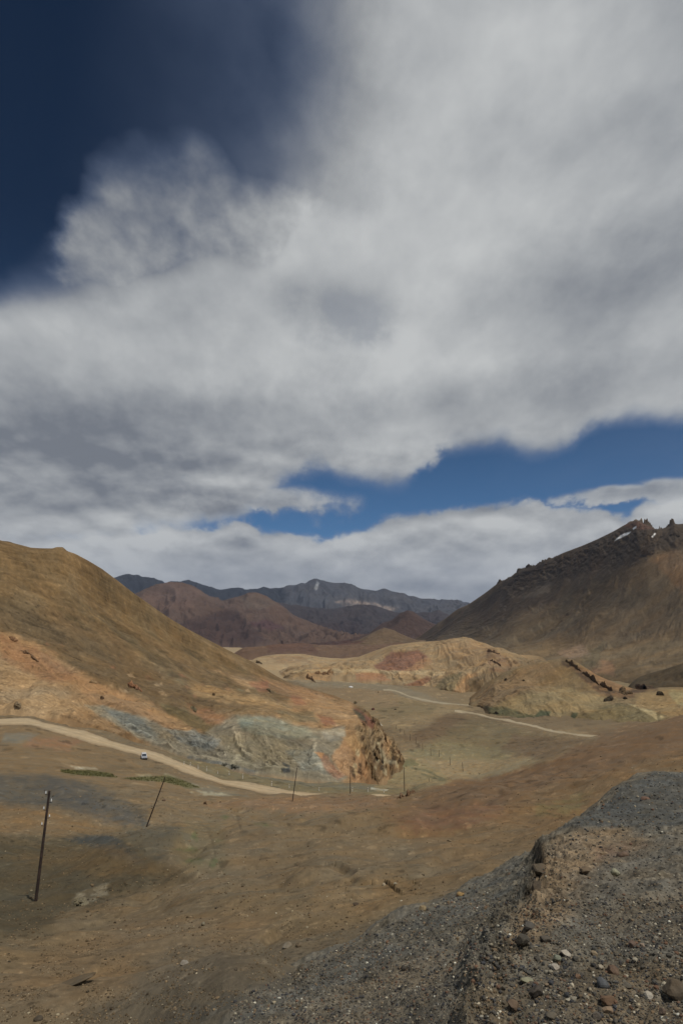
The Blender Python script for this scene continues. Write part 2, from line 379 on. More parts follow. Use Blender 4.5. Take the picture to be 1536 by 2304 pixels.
# ------------------------------------------------------------------ 1. ground: from the viewer's feet to the far plain
def build_ground():
    rows = [
     Row([(-900, None, 2.5, -3.2), (0, None, 3, -3.1), (500, None, 3, -2.9), (900, None, 3, -3.2), (1536, None, 3, -3.6), (2300, None, 3, -3.6)], 70),
     Row([(-900, 2304, 9), (0, 2304, 8.6), (300, 2304, 7.2), (600, 2304, 5.2), (800, None, 5, -3.4), (1536, None, 5, -4.2), (2300, None, 5, -4.2)], 130, 12),
     Row([(-900, 2160, 17), (0, 2160, 16), (300, 2165, 13), (600, 2170, 10.5), (740, 2150, 10.0), (900, None, 10, -4.6), (1536, None, 10, -5.6), (2300, None, 10, -5.6)], 130, 12),
     Row([(-900, 2050, 36), (0, 2050, 33), (80, 2040, 34), (300, 2040, 26), (500, 2060, 18.5), (700, 2070, 14.5), (950, 2035, 15), (1100, 1985, 17), (1200, None, 19, -6.6), (1536, None, 19, -7.4), (2300, None, 19, -7.4)], 110, 12),
     Row([(-900, 1960, 52), (0, 1960, 48), (150, 1975, 47), (300, 1962, 40), (500, 1965, 31), (700, 1960, 27), (900, 1955, 26), (1100, 1930, 27), (1200, 1905, 29), (1290, 1870, 32), (1400, None, 34, -10.2), (1536, None, 34, -9.8), (2300, None, 34, -9)], 110, 12),
     Row([(-900, 1880, 66), (0, 1880, 66), (150, 1895, 64), (330, 1862, 77), (420, 1880, 68), (600, 1870, 60), (800, 1865, 55), (1000, 1855, 53), (1200, 1830, 52), (1300, 1810, 54), (1400, 1775, 58), (1536, 1740, 62), (2300, 1640, 80)], 110, 12),
     Row([(-900, 1800, 100), (0, 1800, 98), (130, 1800, 98), (330, 1812, 105), (460, 1822, 100), (657, 1804, 116), (790, 1800, 118), (900, 1802, 108), (1000, 1786, 110), (1200, 1750, 112), (1400, 1705, 120), (1536, 1672, 130), (2300, 1540, 150)], 60, 10),
     Row([(-900, 1745, 145), (0, 1742, 150), (140, 1738, 155), (250, 1762, 150), (380, 1778, 145), (500, 1796, 138), (600, 1800, 132), (690, 1789, 140), (740, 1784, 144), (820, 1787, 145), (868, 1800, 140), (905, 1793, 145), (950, 1768, 150), (1010, 1754, 155), (1075, 1757, 170), (1110, 1750, 176), (1180, 1722, 190), (1250, 1692, 205), (1335, 1661, 222), (1440, 1634, 238), (1536, 1610, 255), (1800, 1545, 290), (2300, 1440, 330)], 40, 3),
     Row([(-900, 1640, 360), (-300, 1636, 330), (0, 1632, 292), (60, 1631, 285), (200, 1668, 254), (350, 1714, 220), (500, 1768, 189), (650, 1794, 172), (730, None, 168, -39.8), (860, 1797, 172), (950, None, 180, -44), (1075, None, 200, -52), (1200, None, 225, -58), (1335, None, 255, -60), (1536, None, 290, -58), (2300, None, 400, -50)], 16, 6),
     Row([(-900, 1620, 380), (-300, 1616, 350), (0, 1616, 318), (60, 1615, 312), (200, 1648, 280), (350, 1694, 243), (500, 1750, 208), (650, 1779, 189), (730, 1784, 184), (860, 1786, 186), (950, None, 200, -46), (1075, None, 230, -58), (1200, None, 260, -62), (1335, None, 290, -63), (1536, None, 330, -60), (2300, None, 440, -50)], 30, 6),
     Row([(-900, 1600, 420), (0, 1600, 360), (200, 1630, 320), (400, 1700, 268), (600, 1748, 240), (760, 1768, 225), (850, 1771, 222), (905, 1768, 225), (1000, None, 250, -58), (1200, None, 300, -66), (1536, None, 380, -64), (2300, None, 480, -50)], 36, 8),
     Row([(-900, 1590, 500), (0, 1580, 460), (300, None, 400, -50), (500, None, 380, -56), (700, None, 350, -62), (830, 1768, 318), (905, 1762, 326), (950, 1760, 332), (1000, 1757, 340), (1075, 1756, 356), (1200, 1716, 365), (1335, None, 390, -66), (1536, None, 420, -62), (2300, None, 520, -50)], 60, 6),
     Row([(-900, None, 560, -50), (0, None, 560, -50), (500, None, 480, -66), (780, None, 420, -73), (905, 1722, 386), (1000, 1722, 394), (1100, 1714, 408), (1200, 1690, 420), (1335, 1672, 438), (1536, None, 460, -61), (2300, None, 560, -50)], 70, 8),
     Row([(-900, None, 700, -60), (500, None, 600, -76), (780, None, 530, -77), (840, 1652, 520), (905, 1650, 500), (1000, 1642, 530), (1100, 1632, 580), (1200, 1642, 545), (1335, 1664, 458), (1536, None, 500, -62), (2300, None, 600, -52)], 40, 6),
     Row([(-900, None, 900, -70), (500, None, 800, -86), (780, None, 760, -86), (830, 1606, 720), (900, 1612, 640), (960, 1610, 660), (1010, 1601, 712), (1040, 1601, 712), (1100, 1616, 640), (1180, 1633, 570), (1230, 1647, 530), (1290, 1658, 490), (1335, 1660, 478), (1536, None, 540, -62), (2300, None, 640, -52)], 10, 2),
     Row([(-900, None, 910, -70), (500, None, 820, -86), (780, None, 790, -87), (830, 1601, 750), (900, 1609, 655), (960, 1606, 680), (1010, 1598, 730), (1040, 1597, 730), (1100, 1610, 660), (1180, 1627, 590), (1230, 1641, 548), (1290, 1654, 505), (1335, 1656, 492), (1536, None, 560, -62), (2300, None, 660, -52)], 24, 2),
     Row([(-900, None, 1000, -80), (500, None, 950, -90), (780, 1590, 880), (860, 1585, 860), (960, 1586, 850), (1080, 1593, 830), (1200, None, 760, -77), (1536, None, 760, -66), (2300, None, 800, -54)], 36, 6),
     Row([(-900, None, 1200, -88), (500, None, 1150, -92), (720, 1549, 1170), (800, 1550, 1130), (880, 1553, 1080), (930, 1573, 950), (1000, 1586, 880), (1080, 1592, 845), (1200, None, 860, -78), (1536, None, 900, -68), (2300, None, 960, -56)], 10, 3),
     Row([(-900, None, 1230, -88), (500, None, 1180, -92), (720, 1545, 1210), (800, 1546, 1170), (880, 1549, 1120), (930, 1567, 985), (1000, 1581, 905), (1080, 1588, 865), (1200, None, 890, -79), (1536, None, 940, -70), (2300, None, 990, -56)], 30, 3),
     Row([(-900, None, 1500, -96), (500, None, 1450, -96), (720, 1530, 1400), (880, 1532, 1350), (1000, 1540, 1250), (1200, None, 1200, -84), (1400, 1545, 1150), (1536, 1543, 1100), (2300, 1540, 1150)], 40, 6),
     Row([(-900, None, 2600, -105), (500, 1492, 2500), (800, 1490, 2500), (1000, 1495, 2300), (1200, 1500, 2000), (1400, 1532, 1450), (1536, 1536, 1400), (2300, 1540, 1400)], 50, 8),
     Row([(-900, None, 5000, -118), (500, 1462, 4600), (800, 1463, 4600), (1100, 1465, 4500), (1536, None, 3000, -100), (2300, None, 3000, -100)], 24, 8),
     Row([(-900, None, 9000, -120), (2300, None, 9000, -120)], 14),
     Row([(-900, None, 16500, -150), (2300, None, 16500, -150)], 6),
    ]
    TH, D, Z, S, sp = polar(rows, -560, 2000, 1560)
    X = D * np.sin(TH); Y = D * np.cos(TH)
    U, V = project(X, Y, Z)
    # crest and road rows stay put; elsewhere hummocks, runnels and grain
    far = ss(D, 4, 20)
    road = np.exp(-((S - 8.45) / .7) ** 2) + np.exp(-((S - 14.5) / .5) ** 2) + np.exp(-((S - 17.5) / .5) ** 2)
    crest = np.exp(-((S - 7) / .35) ** 2)
    r = rough(X, Y, sp, 24, 3, 3, .8) * .055 * ss(D, 15, 50) + rough(X, Y, sp, 3.2, 7, 9, 1.0) * .055 + rough(X, Y, sp, 9, 3, 5, 1, True) * .035 * ss(D, 10, 30)
    r += rough(X, Y, sp, 120, 3, 13, .7) * .03 * ss(D, 300, 900) * (1 - ss(D, 3000, 5000))
    r -= rough(X, Y, sp, 1.1, 4, 19, 1, True) * -.03
    Z += r * (1 - .85 * np.clip(road, 0, 1)) * (1 - .6 * crest)
    # erosion steps (small scarps) in the near ground, at their true places
    def scarp(pts, h, w, side=1):
        nonlocal Z
        L = [];
        for (u, v, d) in pts:
            a, t = azel(u, v); L.append((d * math.sin(a), d * math.cos(a)))
        best = np.full(X.shape, 1e9); sg = np.zeros(X.shape); tt = np.zeros(X.shape)
        n = len(L) - 1
        for i in range(n):
            ax, ay = L[i]; bx, by = L[i + 1]; ex, ey = bx - ax, by - ay; l2 = ex * ex + ey * ey
            t = np.clip(((X - ax) * ex + (Y - ay) * ey) / l2, 0, 1)
            dx, dy = X - ax - ex * t, Y - ay - ey * t; d = np.hypot(dx, dy)
            b = d < best
            best = np.where(b, d, best); sg = np.where(b, np.sign(ex * dy - ey * dx), sg); tt = np.where(b, (i + t) / n, tt)
        wob = fbm(X / w * .6, Y / w * .6, 3, 77) * w * .5
        sd_ = best * sg * side + wob
        Z -= h * (.55 + .9 * fbm(X / w * .8, Y / w * .8, 2, 78)) * ss(sd_, -.13 * w, .13 * w) * np.exp(-np.clip(sd_, 0, None) / (w * 1.2)) * np.sin(np.pi * np.clip(tt, .02, .98)) ** .6 * (best < w * 6)
    def gully(pts, w, h):
        nonlocal Z
        L = [(d * math.sin(azel(u, v)[0]), d * math.cos(azel(u, v)[0])) for u, v, d in pts]
        best = np.full(X.shape, 1e9); tt = np.zeros(X.shape); n = len(L) - 1
        xw = X + pn(X / w * .4, Y / w * .4, 80) * w; yw = Y + pn(X / w * .4, Y / w * .4, 81) * w
        for i in range(n):
            ax, ay = L[i]; bx, by = L[i + 1]; ex, ey = bx - ax, by - ay
            t = np.clip(((xw - ax) * ex + (yw - ay) * ey) / (ex * ex + ey * ey), 0, 1); d = np.hypot(xw - ax - ex * t, yw - ay - ey * t)
            tt = np.where(d < best, (i + t) / n, tt); best = np.minimum(best, d)
        Z -= h * np.exp(-(best / w) ** 2) * np.sin(np.pi * np.clip(tt, .03, .97)) ** .5
    gully([(575, 1825, 95), (545, 1850, 82), (500, 1885, 66), (470, 1950, 50), (380, 2005, 36), (280, 2070, 27), (200, 2110, 22)], 1.1, .5)
    gully([(1060, 1922, 28), (900, 1972, 23), (780, 1992, 22), (640, 1990, 25), (540, 1970, 34)], .7, .3)
    gully([(640, 1952, 31), (760, 1946, 31), (870, 1950, 29)], .6, .3)
    gully([(30, 2260, 9.5), (200, 2205, 11.2), (420, 2150, 12.5), (600, 2140, 11.5)], .35, .10)
    gully([(820, 1830, 88), (700, 1870, 60), (620, 1900, 50), (520, 1925, 46)], 1.0, .35)
    gully([(1300, 1720, 130), (1150, 1800, 85), (1040, 1850, 62), (930, 1900, 42)], 1.3, .4)
    scarp([(555, 2105, 12.3), (590, 2078, 13.5), (640, 2052, 15), (700, 2036, 17)], .34, .9, -1)
    scarp([(150, 2230, 11.0), (180, 2205, 12), (215, 2185, 13)], .22, .5, -1)
    scarp([(660, 1955, 27), (760, 1945, 29), (860, 1990, 21), (1000, 1925, 29), (1060, 1918, 30)], .5, 1.6, -1)
    scarp([(560, 2200, 9.3), (700, 2140, 10.6), (800, 2090, 12), (960, 2010, 16.5)], .14, .6, -1)
    scarp([(60, 1890, 62), (200, 1890, 60), (290, 1905, 56), (360, 1930, 50)], .7, 5, -1)
    scarp([(430, 1812, 104), (480, 1812, 104), (560, 1830, 94), (590, 1880, 70)], 1.1, 3, 1)
    scarp([(-60, 1762, 130), (60, 1764, 128), (150, 1790, 110), (300, 1850, 80)], 1.2, 9, -1)
    U, V = project(X, Y, Z)
    p = Painter(U, V, (105, 89, 66), seed=1)
    p([(-900, 2304), (-900, 1860), (300, 1880), (420, 1975), (350, 2000), (140, 2060), (100, 2110), (-900, 2150)], (76, 67, 50), 60)  # broad cloud shade over the left foreground, painted into the soil colour
    p([(-900, 2120), (60, 2120), (340, 2010), (700, 1990), (950, 1960), (1000, 2050), (700, 2150), (300, 2200), (-900, 2260)], (103, 87, 63), 60, .8)
    p([(300, 2060), (600, 2060), (560, 2190), (200, 2230), (0, 2260), (0, 2200)], (104, 85, 60), 40, .7)
    p([(400, 2130), (700, 2110), (900, 2060), (950, 2110), (560, 2280), (240, 2330), (160, 2290)], (88, 78, 64), 40, .7)
    p([(330, 2304), (560, 2225), (760, 2140), (940, 2040), (1200, 1930), (1300, 2304)], (86, 81, 73), 30, .9)
    p([(-20, 2210), (330, 2140), (280, 2240), (-20, 2304)], (110, 86, 54), 50, .5, patch=.6)
    p([(700, 1985), (900, 1965), (940, 2005), (820, 2060), (700, 2040)], (118, 92, 54), 30, .6, patch=.6)
    # slopes right of centre
    p([(820, 1800), (1000, 1750), (1536, 1600), (2300, 1400), (2300, 1900), (1400, 1800), (1190, 1925), (1000, 1960), (870, 1860)], (106, 86, 59), 50)
    p([(870, 1830), (1010, 1750), (1536, 1600), (2300, 1400), (2300, 1640), (1536, 1700), (1200, 1790), (1000, 1870), (900, 1860)], (102, 78, 54), 50, .9)
    p([(900, 1850), (960, 1820), (1200, 1800), (1140, 1845), (930, 1880)], (104, 70, 50), 30, .5, patch=.5)
    p([(1150, 1800), (1536, 1690), (2300, 1600), (2300, 1750), (1450, 1740), (1250, 1870), (1120, 1860)], (106, 80, 46), 50, .85)
    p([(1200, 1810), (1330, 1780), (1300, 1830), (1210, 1840)], (96, 86, 50), 20, .6, patch=.8)
    p([(600, 1790), (900, 1790), (880, 1815), (700, 1830), (450, 1810)], (118, 90, 62), 24, .8)
    # grey slate slope left
    p([(-900, 1740), (60, 1738), (160, 1745), (260, 1790), (330, 1830), (330, 1865), (220, 1835), (130, 1820), (-900, 1800)], (72, 71, 68), 24, .85, patch=.25)
    p([(130, 1750), (240, 1800), (330, 1850), (290, 1862), (190, 1838), (80, 1775)], (74, 72, 70), 20, .7, patch=.4)
    p([(150, 1885), (250, 1880), (310, 1915), (330, 1950), (270, 1935), (200, 1905)], (60, 62, 62), 18, .85)
    p([(280, 1865), (400, 1850), (430, 1875), (360, 1930), (300, 1910)], (78, 75, 66), 26, .8)
    p([(-900, 1805), (0, 1805), (130, 1822), (270, 1865), (120, 1875), (-900, 1870)], (106, 84, 54), 20, .7, patch=.2)
    p([(20, 1930), (250, 1900), (400, 1960), (250, 1970)], (94, 74, 42), 24, .6)
    p([(190, 2005), (250, 1985), (240, 2010), (180, 2035), (160, 2020)], (128, 122, 108), 10, .6, patch=.7)
    p([(420, 1840), (500, 1850), (510, 1960), (420, 1960), (380, 1920)], (98, 88, 66), 30, .6)
    for a in [(425, 1912, 30, 5), (440, 1935, 25, 7), (480, 1940, 16, 12), (490, 1890, 12, 5), (505, 1840, 12, 4), (590, 1855, 22, 5), (440, 1880, 6, 14)]:
        u0, v0, ru, rv = a
        p([(u0 - ru, v0), (u0, v0 - rv), (u0 + ru, v0), (u0, v0 + rv)], (80, 84, 52), 8, .8, patch=.6)
    for q in ([(455, 1850), (480, 1905), (470, 1950)], [(530, 1830), (550, 1870), (575, 1885)], [(640, 1955), (760, 1945)], [(300, 1980), (270, 2060), (240, 2080)]):
        p(q, (66, 56, 42), 5, .5, line=2.5, patch=.6)
    # road shelf, salty ground, grass
    p([(-900, 1625), (0, 1625), (250, 1670), (330, 1730), (560, 1785), (640, 1793), (480, 1800), (100, 1740), (-900, 1740)], (112, 92, 64), 16, .9)
    p([(60, 1655), (200, 1660), (150, 1690), (60, 1680)], (128, 88, 58), 12, .6, patch=.5)
    p([(10, 1652), (90, 1650), (50, 1672), (0, 1670)], (104, 102, 94), 12, .7)
    p([(150, 1735), (280, 1722), (330, 1738), (250, 1745)], (96, 82, 60), 10, .6)
    p([(380, 1748), (470, 1765), (560, 1792), (470, 1792), (410, 1772)], (104, 98, 84), 10, .7, patch=.4)
    p([(420, 1778), (500, 1782), (520, 1790), (440, 1790)], (150, 142, 120), 5, .7, patch=.8, wob=6)
    p([(158, 1724), (215, 1727), (222, 1732), (170, 1731)], (158, 150, 132), 3, .8, patch=.5, wob=4)
    p([(300, 1742), (370, 1738), (400, 1750), (330, 1752)], (138, 130, 104), 4, .5, patch=.9, wob=6)
    p([(138, 1731), (200, 1733), (250, 1740), (262, 1749), (190, 1745), (140, 1738)], (86, 84, 46), 6, .85, wob=5)
    p([(275, 1750), (340, 1746), (380, 1745), (430, 1762), (450, 1772), (425, 1774), (370, 1759), (300, 1755)], (84, 82, 44), 6, .85, wob=5)
    # beyond the road: embankment and canyon floor
    p([(380, 1700), (560, 1735), (760, 1760), (900, 1770), (1010, 1755), (900, 1790), (700, 1786), (500, 1755)], (104, 94, 68), 12, .9)
    p([(560, 1738), (700, 1757), (850, 1770), (850, 1779), (700, 1768), (560, 1748)], (98, 94, 82), 7, .7, wob=6)
    p([(835, 1772), (875, 1776), (870, 1779), (835, 1776)], (160, 160, 150), 2, .8, wob=3)
    p([(850, 1700), (1300, 1640), (1340, 1662), (1200, 1722), (1010, 1757), (850, 1775)], (124, 107, 78), 14, .95)
    p([(905, 1712), (960, 1718), (1000, 1745), (1010, 1757), (950, 1762), (850, 1772), (850, 1740)], (122, 108, 74), 12, .8)
    p([(890, 1715), (925, 1705), (940, 1718), (905, 1728)], (82, 84, 56), 8, .6, wob=5)
    p([(925, 1728), (960, 1733), (985, 1748), (1000, 1756), (980, 1752), (950, 1740)], (76, 78, 60), 4, .6, line=2.2, wob=4)
    p([(1010, 1752), (1080, 1740), (1200, 1700), (1240, 1690), (1190, 1722), (1080, 1756)], (122, 110, 86), 10, .8, wob=6)
    p([(880, 1640), (960, 1612), (1030, 1600), (1340, 1660), (1200, 1700), (1100, 1700), (900, 1690)], (108, 92, 68), 14, .9)
    p([(930, 1650), (1020, 1601), (1100, 1620), (1060, 1650), (950, 1668), (890, 1660)], (92, 74, 54), 12, .8)
    p([(1060, 1610), (1200, 1650), (1320, 1668), (1200, 1690), (1080, 1680), (960, 1675)], (96, 87, 63), 16, .6, patch=.2)
    p([(900, 1690), (1000, 1670), (1180, 1690), (1100, 1712), (950, 1712)], (108, 100, 72), 10, .7, patch=.2)
    p([(1150, 1650), (1340, 1664), (1220, 1710), (1130, 1690)], (94, 76, 58), 14, .7)
    p([(820, 1560), (900, 1560), (1080, 1596), (1020, 1602), (900, 1640), (850, 1640), (800, 1600)], (122, 104, 74), 10, .9)
    p([(840, 1590), (900, 1575), (990, 1590), (960, 1610), (870, 1612)], (108, 94, 66), 8, .7, patch=.2)
    p([(830, 1618), (848, 1622), (860, 1633), (845, 1634)], (170, 168, 160), 3, .9, wob=4)
    p([(650, 1530), (830, 1532), (900, 1545), (1080, 1575), (1080, 1592), (920, 1575), (880, 1556), (700, 1546)], (116, 106, 88), 5, .75, wob=6)
    p([(900, 1540), (1080, 1550), (1200, 1560), (1090, 1590), (1000, 1580)], (116, 98, 70), 8, .8)
    p([(700, 1546), (880, 1554), (900, 1590), (790, 1590), (720, 1560)], (118, 98, 70), 8, .8)
    # far plain
    p([(400, 1440), (1200, 1440), (1200, 1500), (1000, 1530), (500, 1530)], (143, 122, 90), 10, .95)
    p([(560, 1478), (760, 1470), (1000, 1480), (700, 1490)], (124, 104, 78), 6, .5, patch=.4)
    p([(1100, 1500), (2300, 1500), (2300, 1560), (1200, 1560)], (112, 98, 72), 10, .9)
    n = mott(X, Y, sp, [(90, .14), (26, .16), (7, .14), (1.8, .2), (.45, .34), (.12, .4)], 71)
    h = mott(X, Y, sp, [(60, .5), (14, .5), (3, .5)], 171)
    col = p.c * (1 + n[..., None] * .68) * (1 + h[..., None] * np.array([.10, .0, -.14]))
    col = col * specks(X, Y, sp, 90)[..., None]
    return structure(grid_mesh('ground', X, Y, Z, col, ground_mat('dry_soil', 5.0, .6, .8, .22)))
ground = build_ground()

# ------------------------------------------------------------------ 2. gravel mound in the right foreground
def build_mound():
    rows = [
     Row([(100, None, .9, -1.95), (768, None, .9, -1.68), (2300, None, .9, -1.7)], 60),
     Row([(100, None, 3.4, -2.9), (400, None, 3.2, -2.5), (700, None, 3, -2.02), (1000, None, 2.9, -1.82), (1536, None, 2.8, -1.72), (2300, None, 2.8, -1.7)], 60, 8),
     Row([(100, None, 5, -3.7), (330, 2320, 6.2), (500, 2304, 5.3), (700, 2304, 4.6), (1000, 2304, 3.85), (1060, 2304, 3.7), (1150, 2304, 3.6), (1536, 2304, 3.5), (2300, 2304, 3.5)], 130, 14),
     Row([(100, None, 6, -4.2), (400, None, 6.8, -3.7), (560, 2225, 7.0), (700, 2205, 6.2), (900, 2200, 5.3), (1030, 2200, 4.75), (1065, 2200, 4.4), (1100, 2200, 4.3), (1536, 2200, 4.15), (2300, 2200, 4.1)], 150, 5),
     Row([(100, None, 7, -4.8), (500, None, 8.4, -4.2), (690, 2160, 8.2), (800, 2120, 8.0), (950, 2110, 7.2), (1050, 2112, 6.6), (1095, 2112, 6.1), (1125, 2110, 5.35), (1180, 2110, 5.05), (1536, 2110, 4.95), (2300, 2110, 4.8)], 150, 4),
     Row([(100, None, 9, -5.2), (600, None, 9.4, -4.8), (830, 2105, 9.2), (900, 2060, 9.6), (1050, 2030, 9.4), (1140, 2025, 8.9), (1170, 2022, 8.0), (1200, 2020, 6.7), (1250, 2020, 6.3), (1536, 2020, 6.0), (2300, 2020, 5.8)], 150, 4),
     Row([(100, None, 11, -6), (700, None, 11, -5.6), (950, 2048, 11), (1060, 1990, 12), (1180, 1950, 11.8), (1205, 1945, 10.6), (1222, 1938, 8.6), (1290, 1945, 8.0), (1536, 1945, 7.5), (2300, 1945, 7.2)], 120, 3),
     Row([(100, None, 13, -7), (800, None, 13, -6.6), (1060, 1985, 13), (1150, 1945, 13.2), (1198, 1921, 12.6), (1215, 1906, 10.8), (1240, 1897, 10.4), (1300, 1862, 10.6), (1380, 1858, 10.5), (1536, 1850, 10.2), (2300, 1860, 9.5)], 60, 2),
     Row([(100, None, 14, -7.5), (1000, None, 14.5, -6.8), (1150, None, 14.8, -6.6), (1205, 1926, 14.2), (1240, 1899, 13.4), (1290, 1866, 13.2), (1340, 1850, 12.8), (1400, 1862, 12.6), (1536, 1858, 12.4), (2300, 1870, 11.5)], 60, 2),
     Row([(100, None, 16, -8), (1150, None, 17, -7.8), (1240, None, 16, -5.2), (1275, 1869, 15.6), (1300, 1852, 15.4), (1340, 1824, 15.6), (1400, 1800, 15.6), (1536, 1800, 15), (2300, 1830, 14)], 60, 2),
     Row([(100, None, 18, -9), (1240, None, 19, -7), (1290, 1862, 17.6), (1332, 1823, 17.9), (1368, 1790, 18.4), (1400, 1768, 19), (1425, 1752, 19.3), (1460, 1744, 19.6), (1500, 1742, 19.8), (1560, 1744, 20), (1700, 1760, 20), (2300, 1850, 19)], 30, 1),
     Row([(100, None, 24, -13), (1290, None, 21, -8.6), (1400, None, 22, -6.4), (2300, None, 23, -6.6)], 20),
     Row([(100, None, 30, -17), (2300, None, 30, -14)], 6)]
    TH, D, Z, S, sp = polar(rows, 180, 2100, 1350)
    X = D * np.sin(TH); Y = D * np.cos(TH)
    U0, V0 = project(X, Y, Z)
    # the broken edge between the flat top and the flank: clods
    edge = np.exp(-((U0 - np.interp(V0, [1900, 1950, 2020, 2110, 2150, 2304], [1215, 1212, 1180, 1115, 1075, 1060])) / 34) ** 2) * ss(V0, 1890, 1920)
    band = np.exp(-((U0 - np.interp(V0, [1900, 1950, 2020, 2110, 2150, 2304], [1240, 1240, 1210, 1145, 1110, 1080])) / 70) ** 2)
    cl = rough(X, Y, sp, .32, 5, 22, 1.0, True)
    Z += rough(X, Y, sp, .9, 4, 21, .9) * .07 + rough(X, Y, sp, .11, 3, 27) * .16 + cl * (.10 + .26 * edge + .18 * band) 
    Z += rough(X, Y, sp, 4, 2, 29) * .03
    U, V = project(X, Y, Z)
    p = Painter(U, V, (94, 89, 81), seed=4, su=80, sv=60)
    p([(500, 2300), (760, 2150), (950, 2045), (1190, 1925), (1180, 2010), (1000, 2130), (800, 2230), (640, 2304)], (80, 79, 76), 40, .85, patch=.3)
    p([(560, 2304), (900, 2160), (1080, 2120), (1060, 2304)], (96, 89, 79), 40, .7)
    p([(1215, 1910), (1300, 1868), (1400, 1862), (1480, 1900), (1360, 1960), (1290, 2060), (1200, 2120), (1130, 2120), (1190, 2010)], (112, 96, 77), 30, .92, patch=.1)
    p([(1380, 1900), (1560, 1860), (1700, 2000), (1560, 2150), (1300, 2100), (1270, 2020)], (90, 85, 78), 40, .8, patch=.3)
    p([(1270, 1866), (1340, 1820), (1400, 1768), (1470, 1740), (1750, 1740), (1750, 1850), (1400, 1862)], (72, 72, 71), 10, .92)
    p([(1080, 2200), (1560, 2160), (1700, 2330), (1060, 2330)], (96, 84, 68), 40, .6, patch=.35)
    p([(1330, 1905), (1440, 1900), (1400, 1925), (1340, 1935)], (104, 76, 64), 24, .4, patch=.5)
    n = fbm(X / .5, Y / .5, 5, 31)
    n2 = pn(X / .035, Y / .035, 33)
    n3 = mott(X, Y, sp, [(.25, .4), (.07, .4), (.02, .3)], 35)
    col = p.c * (1 + n[..., None] * .3 + n3[..., None] + (n2[..., None] > .62) * .6) * specks(X, Y, sp, 120, .8)[..., None]
    return structure(grid_mesh('gravel_mound', X, Y, Z, col, ground_mat('grey_gravel', 1.2, .8, .25, .3, .5)))
mound = build_mound()

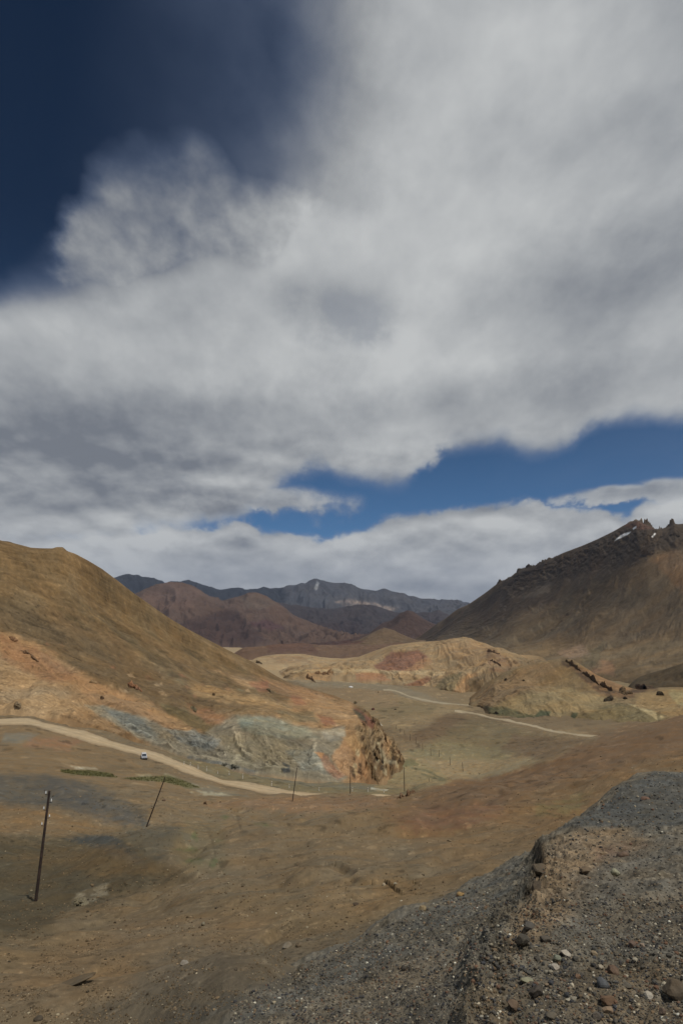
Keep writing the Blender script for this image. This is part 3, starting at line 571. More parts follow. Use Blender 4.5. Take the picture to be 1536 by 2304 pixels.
# ------------------------------------------------------------------ 3. left hill with the ochre foot and the slate scree
def build_left_hill():
    rows = [
     Row([(-900, None, 330, -60), (0, None, 300, -55), (500, None, 225, -60), (700, None, 215, -62), (860, None, 225, -70), (905, None, 300, -84), (960, None, 340, -95)], 10),
     Row([(-900, 1600, 380), (0, 1604, 338), (120, 1612, 322), (200, 1632, 305), (300, 1668, 280), (400, 1702, 262), (500, 1726, 246), (600, 1744, 238), (700, 1756, 236), (780, 1764, 240), (820, 1768, 262), (850, 1768, 312), (880, 1744, 350), (907, 1717, 386), (925, None, 400, -82), (960, None, 360, -95)], 70, 3),
     Row([(-900, 1560, 420), (0, 1575, 352), (120, 1588, 338), (200, 1600, 325), (300, 1630, 300), (400, 1668, 278), (500, 1690, 258), (600, 1712, 249), (700, 1730, 246), (780, 1735, 254), (820, 1740, 276), (845, 1745, 318), (872, 1715, 356), (907, 1702, 392), (925, None, 408, -84), (960, None, 375, -97)], 70, 3),
     Row([(-900, 1520, 450), (0, 1545, 368), (120, 1560, 355), (230, 1592, 336), (300, 1606, 318), (400, 1640, 296), (470, 1650, 280), (540, 1625, 285), (600, 1640, 278), (680, 1668, 266), (740, 1668, 270), (790, 1660, 282), (835, 1662, 322), (868, 1678, 362), (903, 1692, 398), (925, None, 416, -86), (960, None, 420, -97)], 46, 3),
     Row([(-900, 1480, 500), (0, 1500, 390), (150, 1530, 385), (300, 1580, 360), (450, 1628, 345), (560, 1618, 340), (680, 1640, 325), (760, 1640, 330), (815, 1638, 345), (858, 1641, 380), (885, 1666, 404), (905, None, 420, -80), (960, None, 440, -97)], 26, 2),
     Row([(-900, 1440, 530), (0, 1465, 405), (150, 1505, 405), (300, 1555, 395), (450, 1604, 390), (560, 1604, 380), (660, 1632, 360), (700, 1636, 360), (740, None, 365, -50), (780, None, 370, -56), (820, None, 378, -61), (858, None, 405, -67), (885, None, 424, -76), (905, None, 440, -82), (960, None, 460, -97)], 36, 3),
     Row([(-900, 1400, 560), (0, 1430, 420), (150, 1480, 425), (300, 1530, 430), (450, 1580, 430), (560, 1590, 420), (680, 1610, 410), (780, 1620, 420), (830, 1632, 450), (848, 1640, 470), (870, None, 470, -76), (905, None, 480, -84), (960, None, 500, -98)], 66, 3),
     Row([(-900, 1300, 620), (0, 1350, 450), (150, 1400, 470), (300, 1465, 500), (450, 1530, 530), (560, 1555, 530), (680, 1580, 540), (770, 1596, 560), (815, 1606, 610), (835, 1622, 630), (860, None, 640, -88), (960, None, 680, -100)], 66, 3),
     Row([(-900, 1200, 680), (0, 1270, 480), (150, 1310, 510), (300, 1400, 560), (450, 1480, 620), (560, 1522, 660), (660, 1552, 720), (740, 1572, 740), (790, 1586, 760), (820, 1600, 760), (850, None, 790, -95), (960, None, 820, -102)], 60, 3),
     Row([(-900, 1050, 760), (-400, 1140, 600), (-100, 1200, 520), (0, 1216, 510), (40, 1226, 515), (70, 1233, 520), (118, 1234, 526), (128, 1231, 528), (142, 1231, 530), (152, 1240, 532), (170, 1246, 536), (200, 1262, 545), (230, 1280, 555), (262, 1304, 565), (300, 1334, 580), (340, 1362, 598), (380, 1390, 616), (420, 1414, 636), (460, 1435, 656), (500, 1456, 680), (540, 1476, 705), (570, 1490, 725), (600, 1508, 750), (630, 1526, 780), (660, 1540, 810), (700, 1550, 840), (740, 1562, 840), (775, 1576, 830), (800, 1588, 815), (818, 1600, 800), (850, None, 860, -98), (960, None, 900, -103)], 12, 1),
     Row([(-900, None, 860, 190), (-200, None, 600, 74), (0, None, 570, 62), (150, None, 600, 58), (262, None, 640, 30), (400, None, 700, -14), (540, None, 800, -52), (660, None, 900, -86), (800, None, 900, -96), (960, None, 950, -105)], 20),
     Row([(-900, None, 1300, -60), (0, None, 900, -60), (500, None, 1100, -110), (960, None, 1100, -120)], 6)]
    TH, D, Z, S, sp = polar(rows, -620, 955, 1050)
    X = D * np.sin(TH); Y = D * np.cos(TH)
    U0, V0 = project(X, Y, Z)
    cr = np.clip(1 - np.exp(-((S - 9) / .35) ** 2), 0, 1)
    # runnels parallel to the fall of the slope, seen as long diagonal streaks
    g = streak(TH, D, S, 14, 3.0, 5, 5)
    up = ss(S, 5, 6.5)
    g2 = streak(TH, D, S, 26, 9, 4, 7, .8)
    Z += (g * 3.4 + g2 * .9) * up * cr + rough(X, Y, sp, 60, 5, 41, .9) * .045 * cr * (.4 + .6 * up)
    # scree ribs on the cut face
    scree = ss(S, 1.05, 1.4) * (1 - ss(S, 2.95, 3.15)) * ss(TH, azel(210, 1650)[0], azel(300, 1650)[0])
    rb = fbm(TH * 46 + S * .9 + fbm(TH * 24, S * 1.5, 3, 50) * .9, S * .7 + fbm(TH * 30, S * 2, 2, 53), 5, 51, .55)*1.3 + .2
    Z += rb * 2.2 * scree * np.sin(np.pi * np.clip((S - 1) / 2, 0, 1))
    # broken ochre ground
    och = (1 - up) * ss(S, .9, 1.1)
    Z += rough(X, Y, sp, 22, 4, 43, 1, True) * .13 * och * (1 - .7 * scree) + rough(X, Y, sp, 60, 2, 45) * .05 * och
    # ledges on the headland above the canyon
    head = ss(U0, 780, 830) * (1 - ss(S, 6.6, 7.2)) * ss(S, .9, 1.2)
    Z += (rough(X, Y, sp, 34, 4, 47, .9, True) * .24 + rough(X, Y, sp, 9, 2, 49, 1, True) * .14) * head
    # joints and ledges of the cliff stand out sideways too
    D = D + (fbm(TH * 90, Z / 5, 4, 171, .6, True) * 5 + fbm(TH * 260, Z / 2.4, 3, 172, .6, True) * 2) * head
    X = D * np.sin(TH); Y = D * np.cos(TH)
    U, V = project(X, Y, Z)
    p = Painter(U, V, (104, 82, 52), seed=8, su=90, sv=50)
    p([(-900, 1200), (0, 1215), (160, 1240), (350, 1362), (560, 1480), (640, 1530), (480, 1510), (300, 1440), (160, 1380), (-900, 1300)], (106, 83, 47), 30, .7)
    p([(130, 1232), (165, 1245), (200, 1340), (150, 1330)], (124, 96, 54), 14, .5)
    p([(-900, 1300), (0, 1340), (250, 1440), (420, 1560), (560, 1560), (420, 1600), (240, 1540), (-900, 1420)], (92, 74, 48), 34, .7, patch=.15)
    p([(200, 1380), (420, 1500), (640, 1560), (560, 1590), (380, 1540)], (98, 82, 56), 30, .6, patch=.3)
    for k in range(150):
        rr = random.Random(500 + k); u0 = rr.uniform(-60, 800); v0 = 1430 + max(u0, 0) * .21 + rr.uniform(-10, 130) * (1 - max(u0, 0) / 1100); l = rr.uniform(4, 15)
        p([(u0, v0), (u0 + l * .8, v0 - 3), (u0 + l * 1.7, v0 + l * .7), (u0 + l * .5, v0 + l * .55)], rr.choice([(92, 70, 46), (84, 66, 46), (112, 80, 50), (150, 124, 90), (126, 84, 54), (100, 90, 66)]), 4, rr.uniform(.35, .8), wob=6, patch=.3)
    for k in range(60):
        rr = random.Random(k); s_ = rr.random(); u0 = 40 + s_ * 520 + rr.uniform(-40, 60); v0 = 1290 + s_ * 190 + rr.uniform(0, 90); l = rr.uniform(40, 140)
        p([(u0, v0), (u0 + l, v0 + l * rr.uniform(.55, .85))], rr.choice([(122, 98, 66), (120, 98, 62), (76, 62, 38), (84, 70, 42)]), 7, rr.uniform(.2, .5), line=2.2)
    # ochre foot
    p([(-900, 1380), (0, 1420), (70, 1440), (150, 1490), (230, 1545), (330, 1575), (400, 1620), (560, 1600), (700, 1560), (790, 1580), (870, 1650), (910, 1700), (850, 1790), (300, 1760), (-900, 1640)], (136, 104, 64), 16)
    p([(-900, 1440), (0, 1470), (120, 1530), (200, 1600), (60, 1625), (-900, 1620)], (140, 114, 80), 24, .75)
    p([(0, 1425), (100, 1465), (180, 1530), (120, 1540), (0, 1480)], (124, 82, 48), 14, .6, patch=.3)
    p([(150, 1500), (300, 1570), (420, 1650), (340, 1650), (200, 1580)], (140, 102, 62), 16, .5, patch=.3)
    p([(360, 1580), (480, 1620), (560, 1660), (470, 1655), (380, 1610)], (86, 74, 46), 9, .85)
    p([(420, 1585), (520, 1605), (540, 1640), (470, 1630)], (132, 88, 54), 14, .6, patch=.3)
    p([(480, 1600), (640, 1580), (660, 1600), (540, 1630)], (118, 98, 66), 12, .6)
    p([(420, 1540), (560, 1560), (640, 1590), (560, 1590), (440, 1565)], (146, 112, 62), 10, .7, patch=.3)
    p([(470, 1505), (560, 1530), (640, 1548), (560, 1548)], (150, 120, 84), 12, .6, patch=.4)
    p([(560, 1520), (680, 1548), (760, 1570), (680, 1580), (600, 1550)], (138, 100, 60), 12, .7, patch=.2)
    p([(560, 1535), (600, 1535), (610, 1555), (580, 1560)], (132, 74, 48), 8, .6, patch=.3)
    p([(720, 1565), (800, 1590), (840, 1635), (790, 1640), (700, 1600)], (144, 110, 68), 12, .7)
    p([(645, 1560), (672, 1566), (690, 1582), (660, 1585)], (130, 80, 52), 8, .6)
    p([(712, 1609), (745, 1614), (755, 1632), (728, 1634)], (126, 76, 50), 9, .7, wob=10)
    p([(620, 1600), (700, 1600), (712, 1625), (650, 1625)], (104, 94, 68), 8, .6)
    p([(150, 1560), (0, 1540), (0, 1600), (120, 1610)], (148, 124, 92), 14, .5, patch=.4)
    # slate and talc scree
    p([(190, 1588), (240, 1590), (300, 1606), (380, 1640), (460, 1648), (530, 1610), (620, 1612), (700, 1640), (770, 1638), (775, 1660), (765, 1670), (830, 1720), (760, 1762), (640, 1752), (500, 1730), (400, 1702), (300, 1655)], (126, 117, 100), 10, .95, wob=10)
    p([(230, 1592), (300, 1608), (360, 1650), (350, 1668), (290, 1640)], (112, 113, 108), 10, .85, patch=.3)
    p([(370, 1640), (440, 1645), (500, 1665), (480, 1690), (410, 1672)], (120, 121, 118), 8, .85, patch=.35, pseed=2)
    p([(530, 1612), (620, 1614), (690, 1640), (720, 1660), (640, 1665), (545, 1645)], (122, 122, 108), 8, .85, patch=.3, pseed=3)
    p([(540, 1618), (575, 1614), (570, 1632), (545, 1636)], (116, 126, 118), 7, .5, wob=10, patch=.3)
    p([(730, 1640), (772, 1636), (775, 1662), (745, 1668), (725, 1658)], (146, 140, 128), 9, .7, wob=14, patch=.5)
    p([(500, 1660), (600, 1650), (700, 1690), (640, 1740), (520, 1720)], (126, 116, 92), 12, .6, patch=.5, pseed=4)
    p([(640, 1690), (720, 1690), (740, 1740), (680, 1735)], (118, 118, 110), 9, .7, patch=.4, pseed=5)
    p([(600, 1640), (660, 1660), (700, 1690), (640, 1680)], (88, 86, 80), 8, .6, patch=.3)
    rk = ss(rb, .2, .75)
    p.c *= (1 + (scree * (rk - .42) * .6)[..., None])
    p([(430, 1700), (500, 1714), (580, 1733), (560, 1742), (480, 1722), (420, 1708)], (86, 88, 88), 5, .75, wob=7, patch=.5)
    p([(630, 1728), (650, 1726), (655, 1738), (638, 1738)], (64, 67, 70), 4, .9, wob=4)
    p([(635, 1714), (652, 1722), (650, 1727), (640, 1723)], (74, 76, 78), 3, .8, wob=4)
    p([(712, 1692), (735, 1700), (775, 1745), (760, 1755), (735, 1735)], (130, 86, 58), 9, .75, wob=12, patch=.2)
    p([(705, 1692), (728, 1694), (722, 1706)], (164, 112, 50), 4, .85, wob=5)
    p([(770, 1665), (815, 1690), (850, 1765), (800, 1768), (765, 1735), (745, 1700)], (146, 108, 68), 8, .85)
    p([(765, 1660), (810, 1650), (830, 1690), (800, 1700)], (146, 112, 66), 8, .8)
    p([(795, 1635), (870, 1640), (908, 1695), (905, 1712), (860, 1715), (830, 1690), (800, 1660)], (136, 112, 78), 8, .85)
    for k in range(46):
        rr = random.Random(900 + k); u0 = rr.uniform(790, 895); v0 = 1640 + (u0 - 790) * .35 + rr.uniform(0, 95) * (1 - .5 * (u0 - 790) / 105); l = rr.uniform(4, 13)
        p([(u0, v0), (u0 + l * .8, v0 + 2), (u0 + l * .7, v0 + l * 1.5), (u0 - l * .1, v0 + l)], rr.choice([(70, 54, 40), (84, 64, 44), (64, 54, 44), (154, 128, 88), (160, 146, 116), (108, 84, 56)]), 4, .85, wob=7, patch=.2)
    p([(865, 1660), (880, 1668), (870, 1700), (858, 1695)], (156, 118, 72), 6, .9, wob=6)
    p([(845, 1650), (862, 1690), (868, 1712), (852, 1700)], (156, 146, 122), 5, .7, wob=6, patch=.5)
    p([(862, 1710), (892, 1712), (892, 1718), (864, 1717)], (168, 158, 134), 3, .85, wob=4, patch=.2)
    p([(795, 1590), (815, 1600), (845, 1625), (838, 1640), (815, 1625)], (110, 68, 54), 5, .9, wob=5)
    p([(792, 1592), (815, 1604), (825, 1626), (808, 1615)], (74, 72, 58), 5, .9, wob=5)
    p([(900, 1690), (760, 1745), (850, 1775), (905, 1745)], (120, 92, 58), 7, .0)
    n = streak(TH, D, S, 16, 7, 5, 61)
    n2 = fbm(TH * 160, S * 9, 4, 63)
    n3 = streak(TH, D, S, 40, 22, 4, 67, .8)
    m = mott(X, Y, sp, [(50, .2), (16, .25), (5, .3), (2, .3)], 160)
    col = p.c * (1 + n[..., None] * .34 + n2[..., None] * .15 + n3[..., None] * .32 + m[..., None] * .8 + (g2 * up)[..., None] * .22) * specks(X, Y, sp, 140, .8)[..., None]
    kr = head * ss(fbm(TH * 110, Z / 3.5, 4, 170, .6), .02, .3)
    col = col * (1 - .5 * kr[..., None])
    return structure(grid_mesh('hill', X, Y, Z, col, ground_mat('ochre_scree', 60.0, .8, 9, .22)))
left_hill = build_left_hill()

# ------------------------------------------------------------------ 4. hills right of the valley road
def generic_hill(name, rows, u0, u1, nc, base, paints, amp, lam, seed, crest_i, spur=0.0, mat=None, streaks=.25, dirs=(18, 3), crag=0.0, wob=12, cragf=60, fill=None, taper=(.16, .08)):
    TH, D, Z, S, sp = polar(rows, u0, u1, nc)
    X = D * np.sin(TH); Y = D * np.cos(TH)
    cr = 1 - np.exp(-((S - crest_i) / .22) ** 2)
    Z += rough(X, Y, sp, lam, 5, seed, .9) * amp * cr
    fr = (TH - TH.min()) / (TH.max() - TH.min()); Z -= D * .03 * ((1 - ss(fr, 0, taper[0])) ** 2 + (1 - ss(1 - fr, 0, taper[1])) ** 2)
    if spur:
        w = fbm(TH * cragf * .4, S * 1.2, 3, seed + 9) * .8
        a = fbm(TH * cragf * .5 + w + S * dirs[1] * .3, S * .9 + w * .5, 5, seed + 5, .55, True)
        env = np.sin(np.pi * np.clip(S / crest_i, 0, 1)) ** .7
        Z += a * spur * env
    if crag:
        j = fbm(TH * 420, S * 0 + .5, 3, seed + 6, .6, True)
        msk = fill(TH) if fill else 1.0
        Z += np.clip(j, -.3, 1) * crag * np.exp(-((S - crest_i) / .18) ** 2) * msk
    U, V = project(X, Y, Z)
    p = Painter(U, V, base, wob=wob, seed=seed)
    for q in paints: p(*q[:2], **(q[2] if len(q) > 2 else {}))
    n = streak(TH, D, S, dirs[0], dirs[1] * 2, 5, seed + 20)
    n2 = fbm(TH * 190, S * 14, 4, seed + 21)
    if spur: n = n * .6 + a * .25
    m = mott(X, Y, sp, [(lam, .15), (lam / 3, .2), (lam / 9, .25), (lam / 27, .25)], seed + 60)
    col = p.c * (1 + n[..., None] * streaks * 1.3 + n2[..., None] * streaks * .7 + m[..., None] * .8) * specks(X, Y, sp, seed + 80, .9)[..., None]
    return structure(grid_mesh(name, X, Y, Z, col, mat)), (TH, D, Z)
m_hill = ground_mat('hill_soil', 80.0, .45, 12, .2)
# long sandy hill with the red flank
generic_hill('hill', [
  Row([(540, None, 1300, -125), (900, None, 1150, -122), (1300, None, 900, -110)], 8),
  Row([(600, 1530, 1500), (660, 1528, 1420), (700, 1532, 1390), (850, 1534, 1350), (930, 1548, 1200), (1000, 1562, 1090), (1050, 1578, 980), (1100, 1570, 980), (1300, 1580, 960)], 50, 2),
  Row([(600, 1524, 1560), (660, 1516, 1470), (690, 1508, 1450), (750, 1506, 1450), (800, 1516, 1450), (860, 1512, 1440), (900, 1516, 1400), (960, 1522, 1350), (1010, 1520, 1250), (1080, 1508, 1200), (1160, 1512, 1100), (1300, 1530, 1060)], 30, 2),
  Row([(600, 1518, 1700), (700, 1502, 1600), (850, 1500, 1600), (1000, 1508, 1450), (1100, 1496, 1350), (1300, 1510, 1250)], 40, 3),
  Row([(600, 1510, 1900), (760, 1500, 1850), (850, 1485, 1800), (900, 1470, 1760), (1000, 1455, 1700), (1100, 1468, 1500), (1200, 1495, 1400), (1300, 1500, 1400)], 40, 3),
  Row([(600, None, 2200, -112), (760, 1496, 2150), (800, 1480, 2100), (840, 1465, 2050), (880, 1452, 2000), (930, 1446, 1950), (1000, 1441, 1880), (1040, 1436, 1820), (1060, 1438, 1800), (1075, 1446, 1760), (1090, 1450, 1720), (1120, 1460, 1660), (1150, 1474, 1600), (1180, 1482, 1560), (1240, 1488, 1520), (1300, 1480, 1500)], 12, 1),
  Row([(600, None, 2500, -118), (900, None, 2300, -90), (1040, None, 2100, -60), (1300, None, 1800, -80)], 10),
  Row([(600, None, 3000, -135), (1300, None, 2600, -130)], 4)], 575, 1260, 560, (132, 108, 74), [
  ([(838, 1500), (880, 1468), (940, 1462), (960, 1480), (950, 1500), (910, 1516), (850, 1508)], (114, 78, 58), dict(soft=8, wob=10)),
  ([(900, 1510), (960, 1478), (975, 1490), (920, 1518)], (140, 104, 66), dict(soft=6, amt=.7)),
  ([(690, 1508), (750, 1506), (740, 1535), (690, 1530)], (148, 112, 66), dict(soft=6)),
  ([(800, 1518), (860, 1514), (880, 1532), (800, 1532)], (138, 92, 56), dict(soft=6, amt=.8)),
  ([(905, 1545), (960, 1522), (972, 1526), (950, 1545), (920, 1555)], (116, 78, 48), dict(soft=5, wob=5)),
  ([(1005, 1578), (1050, 1515), (1075, 1515), (1060, 1545), (1025, 1575)], (142, 106, 62), dict(soft=6, wob=6)),
  ([(960, 1560), (1005, 1520), (1040, 1512), (1010, 1570)], (108, 94, 66), dict(soft=7, wob=6)),
  ([(1060, 1580), (1050, 1530), (1120, 1490), (1260, 1470), (1260, 1600)], (108, 88, 60), dict(soft=14)),
  ([(1000, 1440), (1070, 1440), (1180, 1500), (1080, 1500), (980, 1470)], (134, 104, 66), dict(soft=10, amt=.7, patch=.2)),
  ([(1090, 1462), (1130, 1470), (1150, 1510), (1100, 1510)], (108, 82, 60), dict(soft=6, amt=.7, patch=.6)),
  ([(660, 1515), (800, 1512), (1000, 1520), (1000, 1512), (800, 1505), (660, 1508)], (158, 136, 100), dict(soft=4, amt=.7, wob=4)),
 ], .055, 180, 101, 5, 9, m_hill, .26, (24, 2), cragf=74)
# craggy ridge hill above the road, and the smooth olive lobe before it
generic_hill('hill', [
  Row([(1000, None, 640, -104), (1300, None, 480, -85), (2100, None, 560, -75)], 8),
  Row([(1040, None, 800, -96), (1075, 1594, 800), (1100, 1606, 690), (1200, 1634, 600), (1240, 1644, 570), (1300, 1655, 530), (1340, 1656, 530), (1536, 1640, 520), (2100, 1600, 560)], 40, 2),
  Row([(1040, None, 820, -92), (1075, 1588, 815), (1100, 1588, 730), (1150, 1596, 680), (1220, 1606, 650), (1270, 1625, 600), (1330, 1630, 580), (1420, 1630, 580), (1536, 1615, 590), (2100, 1560, 630)], 40, 2),
  Row([(1040, None, 850, -90), (1080, 1580, 840), (1110, 1570, 790), (1160, 1560, 750), (1200, 1560, 730), (1260, 1580, 690), (1330, 1600, 640), (1400, 1605, 630), (1460, 1608, 640), (1536, 1596, 660), (2100, 1530, 720)], 40, 2),
  Row([(1040, None, 880, -92), (1070, 1574, 880), (1110, 1545, 860), (1170, 1535, 820), (1220, 1545, 790), (1280, 1555, 760), (1340, 1575, 720), (1400, 1582, 700), (1460, 1590, 700), (1536, 1575, 720), (2100, 1500, 780)], 44, 2),
  Row([(1030, None, 920, -94), (1060, 1566, 930), (1100, 1532, 920), (1140, 1512, 900), (1170, 1500, 890), (1210, 1490, 880), (1250, 1483, 870), (1275, 1480, 865), (1290, 1486, 850), (1310, 1498, 835), (1340, 1518, 815), (1370, 1532, 800), (1400, 1543, 790), (1440, 1556, 780), (1470, 1552, 790), (1536, 1548, 800), (2100, 1470, 850)], 14, 1),
  Row([(1030, None, 980, -94), (1275, None, 930, -42), (1400, None, 860, -70), (1536, None, 860, -72), (2100, None, 920, -50)], 10),
  Row([(1030, None, 1200, -120), (2100, None, 1100, -110)], 4)], 1035, 2000, 620, (112, 92, 60), [
  ([(1060, 1570), (1180, 1500), (1275, 1484), (1260, 1530), (1180, 1550), (1100, 1590)], (118, 94, 62), dict(soft=14)),
  ([(1200, 1540), (1275, 1485), (1300, 1520), (1240, 1550)], (116, 92, 54), dict(soft=10, amt=.7)),
  ([(1090, 1595), (1180, 1560), (1280, 1548), (1360, 1570), (1380, 1590), (1270, 1640), (1150, 1610)], (122, 103, 67), dict(soft=9)),
  ([(1280, 1486), (1400, 1540), (1445, 1556), (1410, 1570), (1350, 1560), (1310, 1530)], (120, 88, 52), dict(soft=8)),
  ([(1270, 1648), (1300, 1610), (1390, 1580), (1430, 1590), (1500, 1616), (1400, 1660), (1290, 1668)], (104, 90, 58), dict(soft=8)),
  ([(1270, 1484), (1290, 1500), (1310, 1516), (1335, 1538), (1360, 1552), (1380, 1562)], (82, 64, 47), dict(soft=7, line=9, wob=10, patch=.75, amt=.95)),
  ([(1395, 1562), (1420, 1560)], (82, 64, 47), dict(soft=6, line=9, wob=8, patch=.5)),
  ([(1430, 1552), (1470, 1552)], (76, 60, 46), dict(soft=5, line=8, wob=8, patch=.5)),
  ([(1410, 1582), (1440, 1588), (1500, 1612), (1480, 1620)], (140, 124, 88), dict(soft=4, wob=5)),
  ([(1430, 1590), (1440, 1560), (1536, 1550), (1700, 1560), (1700, 1600), (1536, 1612), (1480, 1605)], (124, 100, 60), dict(soft=8)),
  ([(1500, 1555), (1600, 1552), (1600, 1600), (1520, 1585)], (132, 122, 86), dict(soft=8, amt=.7, patch=.4)),
  ([(1085, 1590), (1130, 1590), (1200, 1610), (1270, 1640), (1290, 1658), (1180, 1630), (1100, 1608)], (76, 74, 52), dict(soft=6, patch=.2)),
  ([(1255, 1640), (1285, 1605), (1298, 1605), (1280, 1645)], (68, 70, 50), dict(soft=5, wob=6)),
  ([(1195, 1620), (1215, 1598), (1240, 1600), (1225, 1630)], (70, 72, 52), dict(soft=5, wob=6)),
 ], .05, 90, 131, 5, 2.6, m_hill, .26, (30, 2), cragf=64, taper=(.03, .03))
# dark low spur at the right edge of the plain
generic_hill('hill', [
  Row([(1360, None, 900, -110), (2100, None, 900, -110)], 6),
  Row([(1370, 1548, 960), (1440, 1550, 940), (1536, 1552, 920), (2100, 1540, 900)], 30, 2),
  Row([(1375, 1545, 1000), (1410, 1534, 1010), (1450, 1522, 1020), (1490, 1508, 1030), (1536, 1492, 1040), (1700, 1440, 1080), (2100, 1350, 1150)], 10, 2),
  Row([(1360, None, 1100, -90), (1536, None, 1200, -70), (2100, None, 1300, 10)], 8),
  Row([(1360, None, 1500, -130), (2100, None, 1500, -130)], 4)], 1362, 2000, 300, (72, 60, 42), [], .06, 90, 151, 2, 3, m_hill, .25, (30, 2), cragf=60)

# ------------------------------------------------------------------ 5. the mountain on the right: dark rock, with cloud shade painted in
def build_mountain():
    def crestpts(dd=0): return [(840, 1470, 4500), (900, 1456, 4300), (945, 1432, 4200), (985, 1402, 4050), (1000, 1392, 4000), (1030, 1372, 3850), (1052, 1362, 3750), (1070, 1350, 3680), (1090, 1335, 3580), (1112, 1318, 3480), (1150, 1297, 3320), (1165, 1286, 3250), (1178, 1280, 3210), (1192, 1277, 3160), (1205, 1273, 3120), (1222, 1262, 3060), (1240, 1257, 3020), (1262, 1246, 2960), (1300, 1232, 2880), (1340, 1216, 2780), (1360, 1206, 2740), (1380, 1196, 2700), (1400, 1184, 2660), (1418, 1175, 2630), (1430, 1172, 2610), (1440, 1174, 2600), (1446, 1182, 2590), (1463, 1187, 2570), (1472, 1194, 2555), (1490, 1193, 2530), (1505, 1188, 2510), (1516, 1182, 2500), (1524, 1186, 2490), (1540, 1188, 2480), (1600, 1160, 2450), (1800, 1100, 2400), (2100, 1000, 2400)]
    rows = [
     Row([(840, None, 3500, -140), (1200, None, 1700, -135), (1536, None, 1100, -130), (2100, None, 1100, -130)], 8),
     Row([(840, 1475, 3900), (950, 1463, 3500), (1050, 1470, 2700), (1150, 1490, 2100), (1250, 1515, 1700), (1350, 1536, 1420), (1450, 1548, 1260), (1536, 1552, 1180), (2100, 1540, 1150)], 70, 6),
     Row([(840, 1473, 4000), (950, 1456, 3650), (1050, 1448, 3100), (1150, 1462, 2450), (1250, 1470, 2100), (1350, 1475, 1800), (1450, 1475, 1600), (1536, 1470, 1500), (2100, 1440, 1400)], 70, 6),
     Row([(840, 1472, 4150), (950, 1448, 3850), (1050, 1420, 3400), (1150, 1400, 2900), (1250, 1395, 2550), (1350, 1385, 2250), (1450, 1375, 2000), (1536, 1360, 1850), (2100, 1280, 1750)], 80, 6),
     Row([(840, 1471, 4300), (950, 1440, 4020), (1050, 1392, 3600), (1150, 1345, 3150), (1250, 1318, 2850), (1350, 1295, 2560), (1450, 1270, 2330), (1536, 1250, 2200), (2100, 1130, 2050)], 90, 6),
     Row(crestpts(), 12),
     Row([(840, None, 4800, -130), (945, None, 4500, -60), (1100, None, 3800, 60), (1300, None, 3100, 280), (1536, None, 2700, 360), (2100, None, 2700, 600)], 16),
     Row([(840, None, 6000, -150), (2100, None, 5000, -150)], 5)]
    TH, D, Z, S, sp = polar(rows, 850, 2000, 760)
    X = D * np.sin(TH); Y = D * np.cos(TH)
    cr = 1 - np.exp(-((S - 5) / .3) ** 2)
    env = np.sin(np.pi * np.clip((S - .6) / 4.4, 0, 1)) ** .8
    u_ = TH * 40 + (5 - S) * 2.1          # gullies run down to the left
    w = fbm(TH * 22, S * 1.6, 4, 210) * .9
    a = fbm(u_ * .5 + w * .5, S * .3 + w * .15, 6, 211, .55, True)
    Z += a * 15 * env * (D / 2600)
    a2 = fbm(u_ * 1.6 + w * .8, S * .8, 4, 212, .6)
    Z += a2 * 3.5 * env * ss(S, 2, 4)
    crag = np.exp(-((S - 4.6) / .45) ** 2) * ss(TH, azel(1095, 1300)[0], azel(1130, 1300)[0])
    Z += (rough(X, Y, sp, 130, 5, 215, 1.0, True) * .05) * crag * cr
    Z += rough(X, Y, sp, 420, 7, 216, .85) * .05 * cr
    # broken teeth along the skyline
    teeth = fbm(TH * 500, TH * 0, 3, 217, .6, True)
    amp = 7 * ss(TH, azel(1100, 1300)[0], azel(1125, 1300)[0]) * (1 - ss(TH, azel(1245, 1300)[0], azel(1262, 1300)[0])) + 12 * ss(TH, azel(1405, 1180)[0], azel(1425, 1180)[0])
    tz = ss(fbm(TH * 130, TH * 0 + 2, 3, 218), -.25, .35)
    spk = sum(h * np.exp(-((TH - azel(u, 1250)[0]) / (w / FP)) ** 2) for u, h, w in ((1121, 16, 4), (1187, 16, 5), (1460, 16, 4), (1517, 15, 5), (1448, 8, 3), (1166, 8, 4)))
    Z += (np.clip(teeth, -.2, 1) * amp * (.35 + tz) * 1.5 + spk) * np.exp(-((S - 5) / .06) ** 2)
    D = D + (fbm(TH * 80, Z / 40, 4, 231, .6, True) * 13 + fbm(TH * 240, Z / 14, 3, 232, .6) * 6) * crag * cr
    X = D * np.sin(TH); Y = D * np.cos(TH)
    U, V = project(X, Y, Z)
    p = Painter(U, V, (88, 73, 54), seed=24, su=70, sv=60)  # dark rock, deepened by cloud shade painted into these colours
    p([(840, 1490), (1100, 1440), (1300, 1450), (1540, 1440), (2100, 1440), (2100, 1600), (840, 1600)], (104, 87, 62), 40, .8)
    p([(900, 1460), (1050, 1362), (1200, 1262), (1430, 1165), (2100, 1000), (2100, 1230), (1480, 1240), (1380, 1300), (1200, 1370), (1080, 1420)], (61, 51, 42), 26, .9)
    p([(940, 1462), (1050, 1400), (1200, 1400), (1100, 1450)], (72, 62, 48), 20, .6)
    p([(1250, 1330), (1440, 1270), (1460, 1340), (1300, 1420), (1180, 1440)], (66, 55, 41), 24, .7, patch=.3)
    p([(1450, 1250), (1500, 1245), (2100, 1180), (2100, 1420), (1536, 1330), (1490, 1290)], (104, 78, 50), 14, .85)  # sunlit brown of the spur, painted as colour
    p([(1080, 1440), (1200, 1390), (1300, 1390), (1200, 1450), (1120, 1470)], (88, 74, 54), 20, .6, patch=.3)
    p([(1130, 1330), (1230, 1290), (1240, 1330), (1190, 1345), (1150, 1350)], (98, 88, 78), 10, .45, patch=.85)
